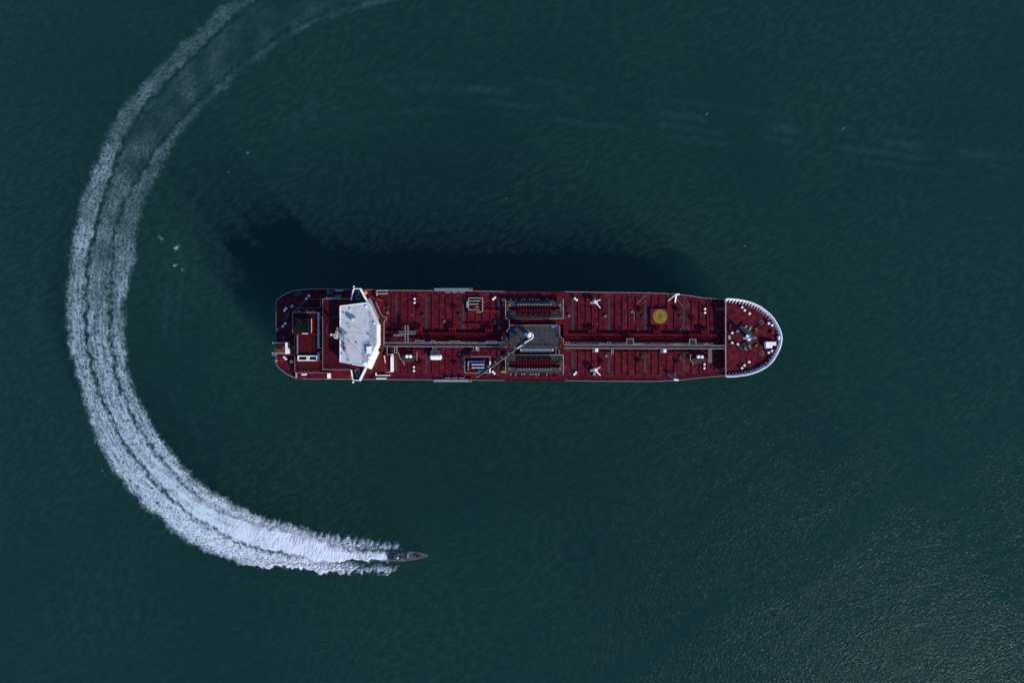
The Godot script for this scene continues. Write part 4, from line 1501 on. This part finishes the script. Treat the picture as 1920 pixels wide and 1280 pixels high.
		part_prism("grating_panel", "walk_grey", q.poly, DECK + 1.8, DECK + 2.0, g)
		rail_px(q.rail, DECK + 2.0, "rail", g)
		rail_px(q.rail2, DECK + 2.0, "rail", g)
		for c in q.v:
			var b := begin()
			var at := P(c[0], c[1], DECK + 3.2)
			at.y = DECK
			lathe(b, at, [[0.32, 0.0], [0.32, 2.4], [0.6, 2.6], [0.62, 3.0], [0.4, 3.35], [0.0, 3.4]], 14)
			done(b, "mushroom_vent", "white", g)
		for c in q.red:
			var b := begin()
			lathe(b, P(c[0], c[1], DECK), [[0.4, 0.0], [0.4, 2.2], [0.0, 2.4]], 10)
			done(b, "red_vent", "red_frame", g)
	# white horizontal pressure tank
	var tank := group_node("white_tank", P(817, 669, DECK))
	var b := begin()
	var y := DECK + 2.0
	var path := [P(806, 669.2, y), P(806.8, 669.2, y), P(808.5, 669.2, y), P(826, 669.2, y), P(827.8, 669.2, y), P(828.6, 669.2, y)]
	var segs := 16
	var radii := [0.35, 0.7, 1.0, 1.0, 0.7, 0.35]
	for i in path.size() - 1:
		for k in segs:
			var a0 := TAU * k / segs
			var a1 := TAU * (k + 1) / segs
			var d0 := Vector3(0, sin(a0), cos(a0))
			var d1 := Vector3(0, sin(a1), cos(a1))
			var lean := Vector3(-0.6 if i < 2 else (0.6 if i > 2 else 0.0), 0, 0)
			tri_n(b, path[i] + d0 * radii[i], path[i + 1] + d0 * radii[i + 1], path[i + 1] + d1 * radii[i + 1], (d0 + lean).normalized(), (d0 + lean).normalized(), (d1 + lean).normalized())
			tri_n(b, path[i] + d0 * radii[i], path[i + 1] + d1 * radii[i + 1], path[i] + d1 * radii[i], (d0 + lean).normalized(), (d1 + lean).normalized(), (d1 + lean).normalized())
	done(b, "tank_body", "white", tank)
	part_box("saddle", "red_frame", 809, 666, 811, 672.6, DECK, DECK + 1.4, tank)
	part_box("saddle", "red_frame", 823, 666, 825, 672.6, DECK, DECK + 1.4, tank)
	part_prism("tank_platform", "walk_grey", [[811, 651], [816, 651], [817, 657], [823, 658.5], [823, 662.5], [808, 662.5], [808, 659.5], [811.5, 657]], DECK + 2.8, DECK + 3.0, tank)
	rail_px([[811, 651], [811.5, 656.5], [808, 659], [808, 662.5]], DECK + 3.0, "rail_dim", tank)
	rail_px([[816.4, 651], [817, 656.5], [823.4, 658.4], [823.4, 662.5]], DECK + 3.0, "rail_dim", tank)

func build_manifold() -> void:
	for port in [true, false]:
		var g := group_node("cargo_manifold", P(1001, 579 if port else 683, DECK))
		var vv := func(v: float) -> float: return v if port else 1262.6 - v
		var y := DECK + 2.0
		var outer: Array = [vv.call(563.6), vv.call(574.0)]
		outer.sort()
		var inner: Array = [vv.call(585.0), vv.call(597.0)]
		inner.sort()
		for k in 12:
			var u0 := 948.0 + k * 9.0
			part_box("grating_panel", "grating", u0 + 0.12, outer[0], u0 + 8.88, outer[1], y - 0.2, y, g)
			part_box("grating_panel", "walk_grey", u0 + 0.12, inner[0], u0 + 8.88, inner[1], y - 0.2, y, g)
		var gap: Array = [vv.call(574.4), vv.call(584.6)]
		gap.sort()
		part_box("drip_tray", "red_house", 953, gap[0], 1051, gap[1], DECK, DECK + 0.7, g)
		part_box("end_grating", "grating", 948, gap[0], 952.8, gap[1], y - 0.2, y, g)
		part_box("end_grating", "grating", 1051.2, gap[0], 1056, gap[1], y - 0.2, y, g)
		var b := begin()
		tube(b, [P(958, vv.call(582.2), y + 0.1), P(1046, vv.call(582.2), y + 0.1)], 0.3, 8)
		done(b, "header_pipe", "red_pipe", g)
		# connections: pipe, flange and the white blank at its end
		for k in 13:
			var u := 971.6 + k * 5.05
			b = begin()
			tube(b, [P(u, vv.call(594.0), y + 0.4), P(u, vv.call(571.5), y + 0.5)], 0.2, 8)
			done(b, "loading_pipe", "red_house", g)
			b = begin()
			lathe(b, P(u, vv.call(570.8), y), [[0.38, 0.0], [0.42, 0.9], [0.3, 1.1], [0.0, 1.12]], 10)
			done(b, "blank_flange", "mid_grey", g)
			if k % 2 == 0:
				b = begin()
				lathe(b, P(u + 2.2, vv.call(589.0), y), [[0.3, 0.0], [0.3, 0.8], [0.0, 0.9]], 8)
				done(b, "valve", "red_pad" if k < 8 and port else "red_frame", g)
		for u in [957.6, 967.4, 978.4, 983.3, 994, 999, 1004.4, 1009.6, 1025.4]:
			b = begin()
			lathe(b, D(u, vv.call(561.8), 0.0), [[0.3, 0.0], [0.3, 1.2], [0.16, 1.35], [0.0, 1.35]], 8)
			done(b, "rail_post", "pale_grey", g)
		for u in [955.3, 1049.2]:
			b = begin()
			lathe(b, P(u, vv.call(572.0), y), [[0.3, 0.0], [0.3, 1.0], [0.5, 1.1], [0.0, 1.3]], 8)
			done(b, "yellow_valve", "ochre", g)
		rail_px([[948, vv.call(561.5)], [948, vv.call(597.4)], [954, vv.call(597.6)]], y, "rail", g, 0.2)
		rail_px([[1056.4, vv.call(560.5)], [1056.4, vv.call(597)], [1030, vv.call(597.4)]], y, "rail", g, 0.2)
		rail_px([[952.6, vv.call(574)], [952.6, vv.call(582)], [957, vv.call(580.6)]], y, "rail_dim", g)
		rail_px([[1052, vv.call(574)], [1052, vv.call(583)], [1043, vv.call(580)]], y, "rail_dim", g)
		rail_px([[960, vv.call(597.6)], [1030, vv.call(597.6)]], y, "rail_dim", g)
	# crossover pipes between manifold and platform
	for k in 5:
		var b := begin()
		var v := 599.2 + k * 1.9
		tube(b, [P(975 + k * 3, v, DECK + 1.5), P(1056 + k * 1.6, v, DECK + 1.5), P(1057 + k * 1.6, v + 1.0, DECK + 1.5), P(1057.5 + k * 1.6, 636 - k * 1.5, DECK + 1.5), P(1062, 637 - k * 2.4, DECK + 1.5), P(1090, 637 - k * 2.4, DECK + 1.45)], 0.27, 8)
		done(b, "cargo_pipe", "red_pipe", ship)
	part_box("pipe_block", "red_pipe", 976, 599, 992, 606, DECK, DECK + 2.2)
	# grey working platform amidships
	var yp := DECK + 3.0
	var plat := group_node("working_platform", P(1002, 630, DECK))
	for i in 10:
		for j in 4:
			var u := 955.4 + i * 9.4
			var v := 609.6 + j * 10.4
			part_box("grating_panel", "grating" if (i * 3 + j) % 4 else "walk_grey", u + 0.12, v + 0.12, u + 9.28, v + 10.28, yp - 0.25, yp, plat)
	rail_px([[956, 609.6], [1046, 609.6]], yp, "rail", plat)
	rail_px([[956, 651.2], [962, 651.2]], yp, "rail_dim", plat)
	rail_px([[975, 651.2], [1042, 651.2]], yp, "rail_dim", plat)
	rail_px([[954.6, 598], [955.4, 612], [953.5, 618], [949.5, 620], [953.5, 624]], yp, "rail", plat)
	rail_px([[1049.8, 610], [1049.8, 632], [1056.6, 634.6], [1056.6, 643]], yp, "rail", plat)
	rail_px([[1042.4, 651], [1042.4, 664]], yp - 0.5, "rail", plat)
	rail_px([[1048.4, 656], [1048.4, 664]], yp - 0.5, "rail", plat)
	rail_px([[966, 651], [962, 664]], yp - 0.5, "rail", plat)
	part_box("yellow_step", "line_yellow", 949.5, 644, 953.5, 649.5, DECK + 3.2, DECK + 3.5, plat)
	part_box("yellow_step", "line_yellow", 1049.6, 645, 1055, 651, DECK + 3.2, DECK + 3.5, plat)
	part_box("kick_plate", "red_frame", 977, 609.8, 1004, 611.4, yp, yp + 0.4, plat)
	part_box("kick_plate", "teal", 1006, 610.8, 1024, 612, yp, yp + 0.4, plat)

func build_crane() -> void:
	var crane := group_node("hose_crane", P(994, 630, DECK))
	var b := begin()
	var foot := P(992.5, 629, DECK + 8.0)
	foot.y = DECK
	lathe(b, foot, [[0.9, 0.0], [0.75, 7.0], [0.85, 7.2], [0.85, 8.0], [0.5, 8.3], [0.0, 8.3]], 18)
	done(b, "pedestal", "white", crane)
	var root := P(994, 631, DECK + 7.6)
	var tip := P(893, 706.4, DECK + 6.4)
	var along := (tip - root).normalized()
	var side := along.cross(Vector3.UP).normalized()
	# the side that faces the sun (forward and starboard)
	if side.dot(Vector3(0.7, 0, 0.7)) < 0:
		side = -side
	b = begin()
	var elbow := root.lerp(tip, 0.82)
	var w0 := 1.15
	var w1 := 0.85
	for s in [[root, elbow, w0, w1, 1.1, 0.9], [elbow, tip, w1, 0.5, 0.9, 0.5]]:
		var a: Vector3 = s[0]
		var c: Vector3 = s[1]
		var lo := []
		var hi := []
		var corners := [a + side * s[2] / 2, c + side * s[3] / 2, c - side * s[3] / 2, a - side * s[2] / 2]
		if (corners[1] - corners[0]).cross(corners[2] - corners[0]).y < 0:
			corners.reverse()
		for q in corners:
			lo.append(q - Vector3.UP * s[4])
			hi.append(q)
		hexa(b, lo, hi)
	done(b, "boom", "wing_dark", crane)
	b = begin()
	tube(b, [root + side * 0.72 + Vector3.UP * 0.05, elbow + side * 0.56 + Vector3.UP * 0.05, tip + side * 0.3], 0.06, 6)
	done(b, "boom_sunlit_edge", "rail", crane)  # pale tube that paints the sunlit edge along the boom
	for k in 5:
		b = begin()
		var c := root.lerp(tip, 0.28 + k * 0.12) + Vector3.UP * 0.08
		bar(b, c - side * 0.6, c + side * 0.6, 0.18, 0.16)
		done(b, "boom_collar", "pale_grey", crane)
	b = begin()
	var ring := []
	for k in 9:
		var a := -1.9 + k * 0.42
		ring.append(P(993.5, 630, DECK + 8.3) + Vector3(cos(a) * 1.15, 0, sin(a) * 1.15))
	ring.append(root.lerp(tip, 0.12) + side * 0.55 + Vector3.UP * 0.4)
	tube(b, ring, 0.2, 8)
	done(b, "white_hood", "white", crane)
	b = begin()
	tube(b, [root.lerp(tip, 0.17) + side * 0.6 + Vector3.UP * 0.3, root.lerp(tip, 0.26) + side * 0.5 + Vector3.UP * 0.1], 0.3, 8)
	done(b, "lift_cylinder", "cream", crane)
	b = begin()
	box(b, P(986, 626.5, DECK + 8.0), Vector3(0.9, 0.8, 0.9), 0.6)
	done(b, "control_box", "scanner_blue", crane)
	for q in [[[979, 638], [972, 635.6], [976.5, 631], [980.5, 634.8], [987, 630.5]], [[977, 646.5], [980.5, 649.5], [986.5, 645], [984, 642.4]], [[987.5, 625], [991, 620.5], [993.5, 622]]]:
		rail_px(q, DECK + 5.4, "rail", crane)
	part_prism("service_step", "walk_dark", [[973, 635.6], [976.5, 632], [985, 638], [981, 642]], DECK + 5.2, DECK + 5.4, crane)
	b = begin()
	tube(b, [tip + Vector3.UP * 0.1, tip + Vector3(0, -2.0, 0)], 0.12, 6)
	lathe(b, tip + Vector3(0, -2.6, 0), [[0.0, 0.0], [0.3, 0.2], [0.3, 0.6], [0.0, 0.7]], 8)
	done(b, "hook_block", "pale_grey", crane)

func build_forecastle() -> void:
	var fore := group_node("forecastle", P(1400, 633, DECK))
	var b := begin()
	var ring := bow_ring(0.72, FORE)
	prism(b, ring, DECK - 1.0)
	done(b, "forecastle_deck", "deck", fore)
	# flared bulwark, cap and stays
	var low := bow_ring(0.74, FORE)
	var top := bow_ring(0.0, FORE + 1.4)
	var inner := bow_ring(0.36, FORE + 1.4)
	b = begin()
	var cap := begin()
	for i in low.size() - 1:
		quad(b, low[i + 1], low[i], top[i], top[i + 1])
		quad(b, low[i], low[i + 1], top[i + 1], top[i])
		quad(cap, inner[i], top[i], top[i + 1], inner[i + 1])
		quad(cap, inner[i + 1] - Vector3.UP * 0.1, top[i + 1] - Vector3.UP * 0.1, top[i] - Vector3.UP * 0.1, inner[i] - Vector3.UP * 0.1)
		quad(cap, inner[i] - Vector3.UP * 0.1, inner[i], inner[i + 1], inner[i + 1] - Vector3.UP * 0.1)
	done(b, "bulwark", "white", fore)
	done(cap, "cap_rail", "white", fore)
	for i in low.size() - 1:
		var n := maxi(1, int(low[i].distance_to(low[i + 1]) / 0.95))
		for k in n:
			var t := (k + 0.5) / n
			var p := low[i].lerp(low[i + 1], t)
			var q := inner[i].lerp(inner[i + 1], t)
			var d := (low[i + 1] - low[i]).normalized() * 0.06
			var inward := (p - q)
			inward.y = 0
			var foot := p + inward.normalized() * 0.75
			var s := begin()
			tri(s, foot - d, p - d, q - d)
			tri(s, p + d, foot + d, q + d)
			quad(s, foot + d, foot - d, q - d, q + d)
			done(s, "bulwark_stay", "white", fore)
	rail_px([[1361.4, 563], [1361.4, 703]], FORE, "rail", fore, 0.2)
	for v in [[577.6, 581], [692, 695.6]]:
		var s := begin()
		for q in v:
			bar(s, P(1343, q, DECK + 1.2), P(1359, q, FORE + 0.9), 0.14, 0.14)
		done(s, "stair_handrail", "rail_dim", fore)
	# mooring bollards and fairleads
	for p in [[1392, 576, 1397, 581.6], [1442, 606, 1448.4, 609.4], [1373.4, 623.8, 1384, 621], [1373.4, 642.5, 1384, 645], [1396.4, 684.7, 1391.7, 689.7], [1442, 661, 1448, 657.8]]:
		bollards(p[0], p[1], p[2], p[3], FORE + 0.1)
	for p in [[1404.7, 587.8], [1404, 678.4]]:
		var s := begin()
		lathe(s, P(p[0], p[1], FORE), [[0.4, 0.0], [0.3, 0.8], [0.42, 0.9], [0.0, 1.0]], 12)
		done(s, "mooring_roller", "white", fore)
	var f := begin()
	box(f, P(1367.4, 632.6, FORE + 0.5), Vector3(0.8, 1.0, 1.4), 0.2)
	done(f, "deck_box", "pale_grey", fore)
	f = begin()
	box(f, P(1369, 612.5, FORE + 0.4), Vector3(0.7, 0.9, 1.8), -0.2)
	done(f, "deck_box", "red_pad", fore)
	f = begin()
	box(f, P(1449, 624, FORE + 0.4), Vector3(1.1, 0.8, 1.2), 0.1)
	done(f, "deck_box", "red_bright", fore)
	# windlasses with chains to the hawse pipes
	for s in [[1396, 618, 604.2, -1.0], [1396, 648, 662.0, 1.0]]:
		var side: float = s[3]
		var w := group_node("windlass", P(s[0], s[1], FORE))
		var g := begin()
		bar(g, P(1386, 633 + side * 19.5, FORE + 0.25), P(1410, 633 + side * 6.0, FORE + 0.25), 1.6, 0.5)
		done(g, "bed", "walk_grey", w)
		for d in [[1398.5, 21.0, 0.3, 1.0], [1406.5, 17.0, 0.28, 1.3]]:
			g = begin()
			var c := P(d[0], 633 + side * d[1], FORE + 1.0)
			var dir: Vector3 = Vector3(0.55, 0, 0.83 * side) * d[3] * 0.5
			tube(g, [c - dir, c + dir], d[2], 12)
			tube(g, [c - dir * 1.05, c - dir * 0.9], d[2] * 1.5, 12)
			tube(g, [c + dir * 0.9, c + dir * 1.05], d[2] * 1.5, 12)
			done(g, "drum", "pale_grey", w)
		g = begin()
		var a := P(1411, 633 + side * 8.0, FORE + 0.35)
		var hole := P(1426.5, s[2] - side * 1.5, FORE + 0.15)
		var links := 11
		for k in links:
			var p := a.lerp(hole, k / float(links))
			var q := a.lerp(hole, (k + 0.85) / float(links))
			bar(g, p, q, 0.5 if k % 2 else 0.2, 0.2 if k % 2 else 0.45)
		done(g, "anchor_chain", "soot", w)
		g = begin()
		lathe(g, P(1427.8, s[2], FORE), [[0.78, 0.0], [0.78, 0.22], [0.5, 0.22], [0.5, 0.03], [0.0, 0.03]], 16)
		done(g, "hawse_rim", "line_white", w)
		g = begin()
		lathe(g, P(1427.8, s[2], FORE + 0.03), [[0.48, 0.0], [0.48, 0.015], [0.0, 0.016]], 14)
		done(g, "hawse_black_disc", "black", w)  # flat black disc paints the dark inside of the hawse pipe
		g = begin()
		box(g, P(1418.5, 633 + side * 15.0, FORE + 0.3), Vector3(0.5, 0.5, 1.2), -0.6 * side)
		done(g, "chain_stopper", "ochre", w)
	part_prism("dark_deck_plate", "walk_dark", [[1408, 626], [1414, 622], [1416, 633], [1414, 645], [1408, 640]], FORE, FORE + 0.05, fore)  # thin dark grey plate forward of the foremast
	# foremast
	var mast := group_node("foremast", P(1403, 633, FORE))
	f = begin()
	var c := P(1403.6, 633.4, FORE)
	lathe(f, c, [[0.6, 0.0], [0.42, 5.0], [0.3, 7.0], [0.0, 7.1]], 12)
	done(f, "mast_column", "pale_grey", mast)
	part_box("mast_head", "white", 1400, 627.5, 1408, 632, FORE + 3.2, FORE + 3.7, mast)
	part_box("mast_head", "white", 1402.5, 634.5, 1408, 638.6, FORE + 3.2, FORE + 3.7, mast)
	f = begin()
	bar(f, P(1393.5, 634.2, FORE + 3.4), P(1402, 634.2, FORE + 3.4), 0.7, 0.4)
	done(f, "mast_arm", "pale_grey", mast)
	part_box("store_hatch", "white", 1436.5, 640.4, 1448.6, 652.4, FORE, FORE + 1.7, fore, 0.1)
	part_box("store_hatch", "white", 1448.7, 640.4, 1456, 647.4, FORE, FORE + 1.5, fore, 0.1)
	part_box("bow_box", "white", 1460.2, 630, 1463.6, 637, FORE, FORE + 1.3, fore, 0.08)

# ---------------------------------------------------------------- loose gear on board

func capsule_boat(b: Dictionary, stern: Vector3, nose: Vector3, half: float, height: float) -> void:
	var n := 12
	var segs := 12
	var along := nose - stern
	var side := along.cross(Vector3.UP).normalized()
	var up := side.cross(along).normalized()
	var rings := []
	for i in n + 1:
		var t := i / float(n)
		var k := sqrt(maxf(0.0, 1.0 - pow(maxf(0.0, (t - 0.35) / 0.65), 2.4))) if t > 0.35 else lerpf(0.86, 1.0, t / 0.35)
		var ring := []
		for j in segs:
			var a := TAU * j / segs
			ring.append(stern + along * t + side * cos(a) * half * maxf(k, 0.03) + up * sin(a) * height * maxf(k, 0.03) * (1.0 if sin(a) > 0 else 0.7))
		rings.append(ring)
	for i in n:
		for j in segs:
			var l := (j + 1) % segs
			quad(b, rings[i][j], rings[i + 1][j], rings[i + 1][l], rings[i][l])
	for j in segs:
		tri(b, stern, rings[0][j], rings[0][(j + 1) % segs])

func build_loose_gear() -> void:
	var o := thing("lifeboat", "orange enclosed lifeboat on the white launching ramp at the tanker's stern", "lifeboat", P(522, 652, DECK + 3.0))
	var b := begin()
	capsule_boat(b, P(533.6, 652.6, DECK + 4.6), P(512, 652.4, DECK + 3.4), 1.35, 1.2)
	done(b, "hull", "orange", o)
	b = begin()
	capsule_boat(b, P(528, 652.6, DECK + 5.3), P(518, 652.5, DECK + 4.7), 0.75, 0.6)
	done(b, "canopy", "brown_deck", o)
	b = begin()
	box(b, P(531.5, 652.6, DECK + 5.7), Vector3(1.0, 0.7, 1.3))
	done(b, "steering_cupola", "orange", o)

	o = thing("rescue_boat", "small dark rescue boat in its davit beside the accommodation, port side", "boat", P(621, 549, DECK + 2.0))
	b = begin()
	capsule_boat(b, P(615.5, 549, DECK + 3.0), P(628.5, 549, DECK + 3.2), 0.95, 0.8)
	done(b, "hull", "black", o)
	part_box("cover", "teal", 618.5, 545.5, 624, 552, DECK + 3.5, DECK + 3.9, o)
	part_box("davit_arm", "mid_grey", 613.6, 543.5, 615.6, 552.5, DECK + 1.6, DECK + 4.0, o)
	part_box("cradle", "mid_grey", 626, 553, 640, 556, DECK + 1.6, DECK + 2.4, o)
	part_box("cradle", "mid_grey", 616, 547.5, 618, 550.5, DECK + 1.6, DECK + 2.5, o)

	for k in 3:
		var c := P(631.0 + k * 4.9, 544.8, DECK + 2.6)
		o = thing("liferaft_canister", "white liferaft canister in the row beside the dark rescue boat", "liferaft", c - Vector3.UP * 0.9, "liferaft canisters by the rescue boat")
		b = begin()
		tube(b, [c + Vector3(-0.42, 0, 0), c + Vector3(-0.38, 0, 0), c + Vector3(0.38, 0, 0), c + Vector3(0.42, 0, 0)], 0.36, 12)
		done(b, "canister", "pale_grey", o)
		b = begin()
		box(b, c - Vector3.UP * 0.65, Vector3(0.7, 0.7, 0.5))
		done(b, "cradle", "mid_grey", o)

	o = thing("orange_buoy", "round orange buoy on deck ahead of the port bridge wing", "buoy", P(685, 548.5, DECK + 1.0))
	b = begin()
	var c := P(685, 548.5, DECK + 0.6)
	lathe(b, c, [[0.0, 0.0], [0.5, 0.12], [0.8, 0.5], [0.82, 0.9], [0.55, 1.3], [0.2, 1.45], [0.0, 1.46]], 16)
	done(b, "float", "buoy_orange", o)
	b = begin()
	lathe(b, c + Vector3.UP * 1.4, [[0.12, 0.0], [0.12, 0.3], [0.0, 0.32]], 8)
	done(b, "eye", "mid_grey", o)

	o = thing("red_gear_locker", "bright red wedge shaped locker beside the brown ledge, port side", "locker", P(711, 562, DECK + 0.2))
	b = begin()
	prism(b, px_poly([[705, 557], [717, 562.5], [716.6, 566], [709, 565]], DECK + 2.2), DECK + 0.2)
	done(b, "body", "red_bright", o)
	b = begin()
	bar(b, P(706, 558.2, DECK + 2.25), P(716, 563.4, DECK + 2.25), 0.12, 0.1)
	done(b, "lid_hinge", "mid_grey", o)

	for s in [["blue crate at the forward port corner of the grey working platform", 1033.4, 1044.8, 609.9, 614.6], ["blue crate at the aft edge of the grey working platform", 955.8, 959.8, 622.6, 633.0]]:
		o = thing("blue_crate", s[0], "crate", P((s[1] + s[2]) / 2, (s[3] + s[4]) / 2, DECK + 3.0))
		part_box("body", "blue", s[1], s[3], s[2], s[4], DECK + 3.0, DECK + 4.1, o, 0.06)
		part_box("lid", "scanner_blue", s[1] + 0.6, s[3] + 0.6, (s[1] + s[2]) / 2, s[4] - 0.6, DECK + 4.1, DECK + 4.2, o)

	for s in [["yellow box on the port side of the cargo manifold", 944.6, 561.6], ["yellow box on the starboard side of the cargo manifold", 943.6, 696.8]]:
		var at := D(s[1], s[2])
		o = thing("yellow_box", s[0], "box", at)
		part_box("body", "yellow", s[1] - 3.4, s[2] - 1.7, s[1] + 3.4, s[2] + 1.9, at.y - 0.1, at.y + 0.8, o, 0.06)
		part_box("lid", "yellow", s[1] - 3.6, s[2] - 1.9, s[1] + 3.6, s[2] + 2.1, at.y + 0.81, at.y + 0.92, o)

	o = thing("spare_gangway", "long pale aluminium gangway with yellow ends lying beside the crane platform", "gangway", P(1007, 656.6, DECK + 0.6))
	part_box("deck_plate", "aluminium", 979.6, 654.6, 1034, 658.4, DECK + 1.5, DECK + 1.9, o)
	for v in [[654.0, 654.6], [658.4, 659.0]]:
		part_box("side_beam", "aluminium", 978, v[0], 1035.6, v[1], DECK + 1.3, DECK + 2.3, o)
	part_box("end_piece", "cream", 975.4, 653.8, 979.4, 659.2, DECK + 1.3, DECK + 2.1, o)
	part_box("end_piece", "cream", 1034.2, 653.8, 1038.2, 659.2, DECK + 1.3, DECK + 2.1, o)
	for u in [985.0, 1028.0]:
		part_box("cradle", "red_frame", u, 654, u + 2, 659, DECK + 0.2, DECK + 1.3, o)

	o = thing("blue_bin", "small blue bin beside the catwalk just forward of the platform", "bin", P(1059.6, 651, DECK + 3.3))
	part_box("body", "blue", 1057.6, 649.2, 1061.6, 652.6, DECK + 3.3, DECK + 4.1, o, 0.05)
	part_box("lid", "navy", 1057.9, 649.5, 1061.3, 652.3, DECK + 4.1, DECK + 4.16, o)

# ---------------------------------------------------------------- speedboat

func build_speedboat() -> void:
	var o := thing("speedboat", "slim grey military speedboat at the head of the foam wake", "speedboat", P(762, 1042, 0))
	# stations: pixel u, half breadth in pixels, deck height, keel height
	var st := [[727.5, 6.6, 1.25, -0.3], [736, 7.0, 1.3, -0.35], [750, 7.3, 1.4, -0.35], [764, 7.4, 1.55, -0.3], [774, 7.0, 1.75, -0.15], [783, 5.7, 1.95, 0.1], [791, 3.8, 2.1, 0.5], [797, 2.0, 2.2, 0.9], [802, 0.25, 2.28, 1.7]]
	var b := begin()
	var deck := begin()
	var trim := begin()
	var rows := []
	for s in st:
		var v: float = lerpf(1043.0, 1041.0, (s[0] - 727.5) / 74.5)
		var mid := P(s[0], v, s[2])
		var half: float = s[1] * 0.2
		rows.append([mid + Vector3(0, 0, -half), mid + Vector3(0, s[3] - s[2] + 0.55, -half * 0.86), Vector3(mid.x, s[3], mid.z), mid + Vector3(0, s[3] - s[2] + 0.55, half * 0.86), mid + Vector3(0, 0, half)])
	for i in rows.size() - 1:
		for k in 4:
			quad(b, rows[i][k], rows[i][k + 1], rows[i + 1][k + 1], rows[i + 1][k])
		quad(deck, rows[i][0] - Vector3.UP * 0.08, rows[i][4] - Vector3.UP * 0.08, rows[i + 1][4] - Vector3.UP * 0.08, rows[i + 1][0] - Vector3.UP * 0.08)
		for k in [0, 4]:
			bar(trim, rows[i][k], rows[i + 1][k], 0.16, 0.16)
	quad(b, rows[0][4], rows[0][3], rows[0][1], rows[0][0])
	tri(b, rows[0][3], rows[0][2], rows[0][1])
	done(b, "hull", "boat_grey", o)
	done(deck, "deck", "boat_grey", o)
	done(trim, "rubbing_strake", "boat_trim", o)
	var y := 1.3
	b = begin()
	prism(b, px_poly([[728.5, 1038.5], [730.5, 1036.6], [736.5, 1036.6], [736.5, 1049], [730.5, 1049], [728.5, 1047]], y + 0.35), y - 0.2)
	done(b, "engine_cover", "boat_dark", o)
	b = begin()
	prism(b, px_poly([[738, 1037.6], [764.5, 1036.2], [767.5, 1039], [767.5, 1045.6], [764.5, 1048.2], [738, 1048.4]], y + 0.75), y - 0.2)
	done(b, "cabin", "boat_deck", o)
	part_box("windscreen", "glass", 759.2, 1038.6, 762.2, 1045.8, y + 0.7, y + 1.0, o)
	part_box("cabin_bar", "boat_trim", 763.4, 1038, 766.2, 1046.2, y + 0.7, y + 0.95, o)
	part_box("seat_row", "boat_brown", 739.5, 1040, 743.6, 1042, y + 0.7, y + 1.0, o)
	part_box("seat_row", "boat_dark", 749, 1043.4, 756.5, 1045.4, y + 0.7, y + 0.95, o)
	part_box("tan_case", "boat_trim", 751.6, 1046.4, 755, 1048.2, y + 0.7, y + 1.1, o)
	b = begin()
	lathe(b, P(746, 1044.6, y + 0.7), [[0.14, 0.0], [0.14, 0.5], [0.34, 0.55], [0.36, 0.8], [0.22, 1.05], [0.0, 1.08]], 12)
	done(b, "radar_dome", "white", o)
	b = begin()
	prism(b, px_poly([[774.8, 1041.4], [777, 1038.2], [783, 1037.4], [788.5, 1039], [791, 1041], [788.5, 1043.4], [783, 1045.2], [777, 1045]], y + 0.82), y + 0.3)
	done(b, "cockpit_well", "boat_dark", o)
	b = begin()
	lathe(b, P(778.6, 1041.8, y + 0.8), [[0.36, 0.0], [0.36, 0.35], [0.22, 0.5], [0.0, 0.5]], 12)
	done(b, "gun_mount", "boat_brown", o)
	b = begin()
	tube(b, [P(778.6, 1041.8, y + 1.25), P(785.5, 1041.4, y + 1.4)], 0.07, 6)
	done(b, "gun_barrel", "boat_dark", o)
	b = begin()
	lathe(b, P(787.4, 1040.6, y + 0.8), [[0.2, 0.0], [0.2, 0.4], [0.0, 0.5]], 8)
	done(b, "deck_post", "boat_trim", o)
	for v in [1036.2, 1047.6]:
		b = begin()
		tube(b, [P(766, v, y + 0.75), P(776, lerpf(v, 1041.5, 0.12), y + 1.0), P(786, lerpf(v, 1041.2, 0.42), y + 1.15)], 0.05, 6)
		done(b, "hand_rail", "boat_trim", o)
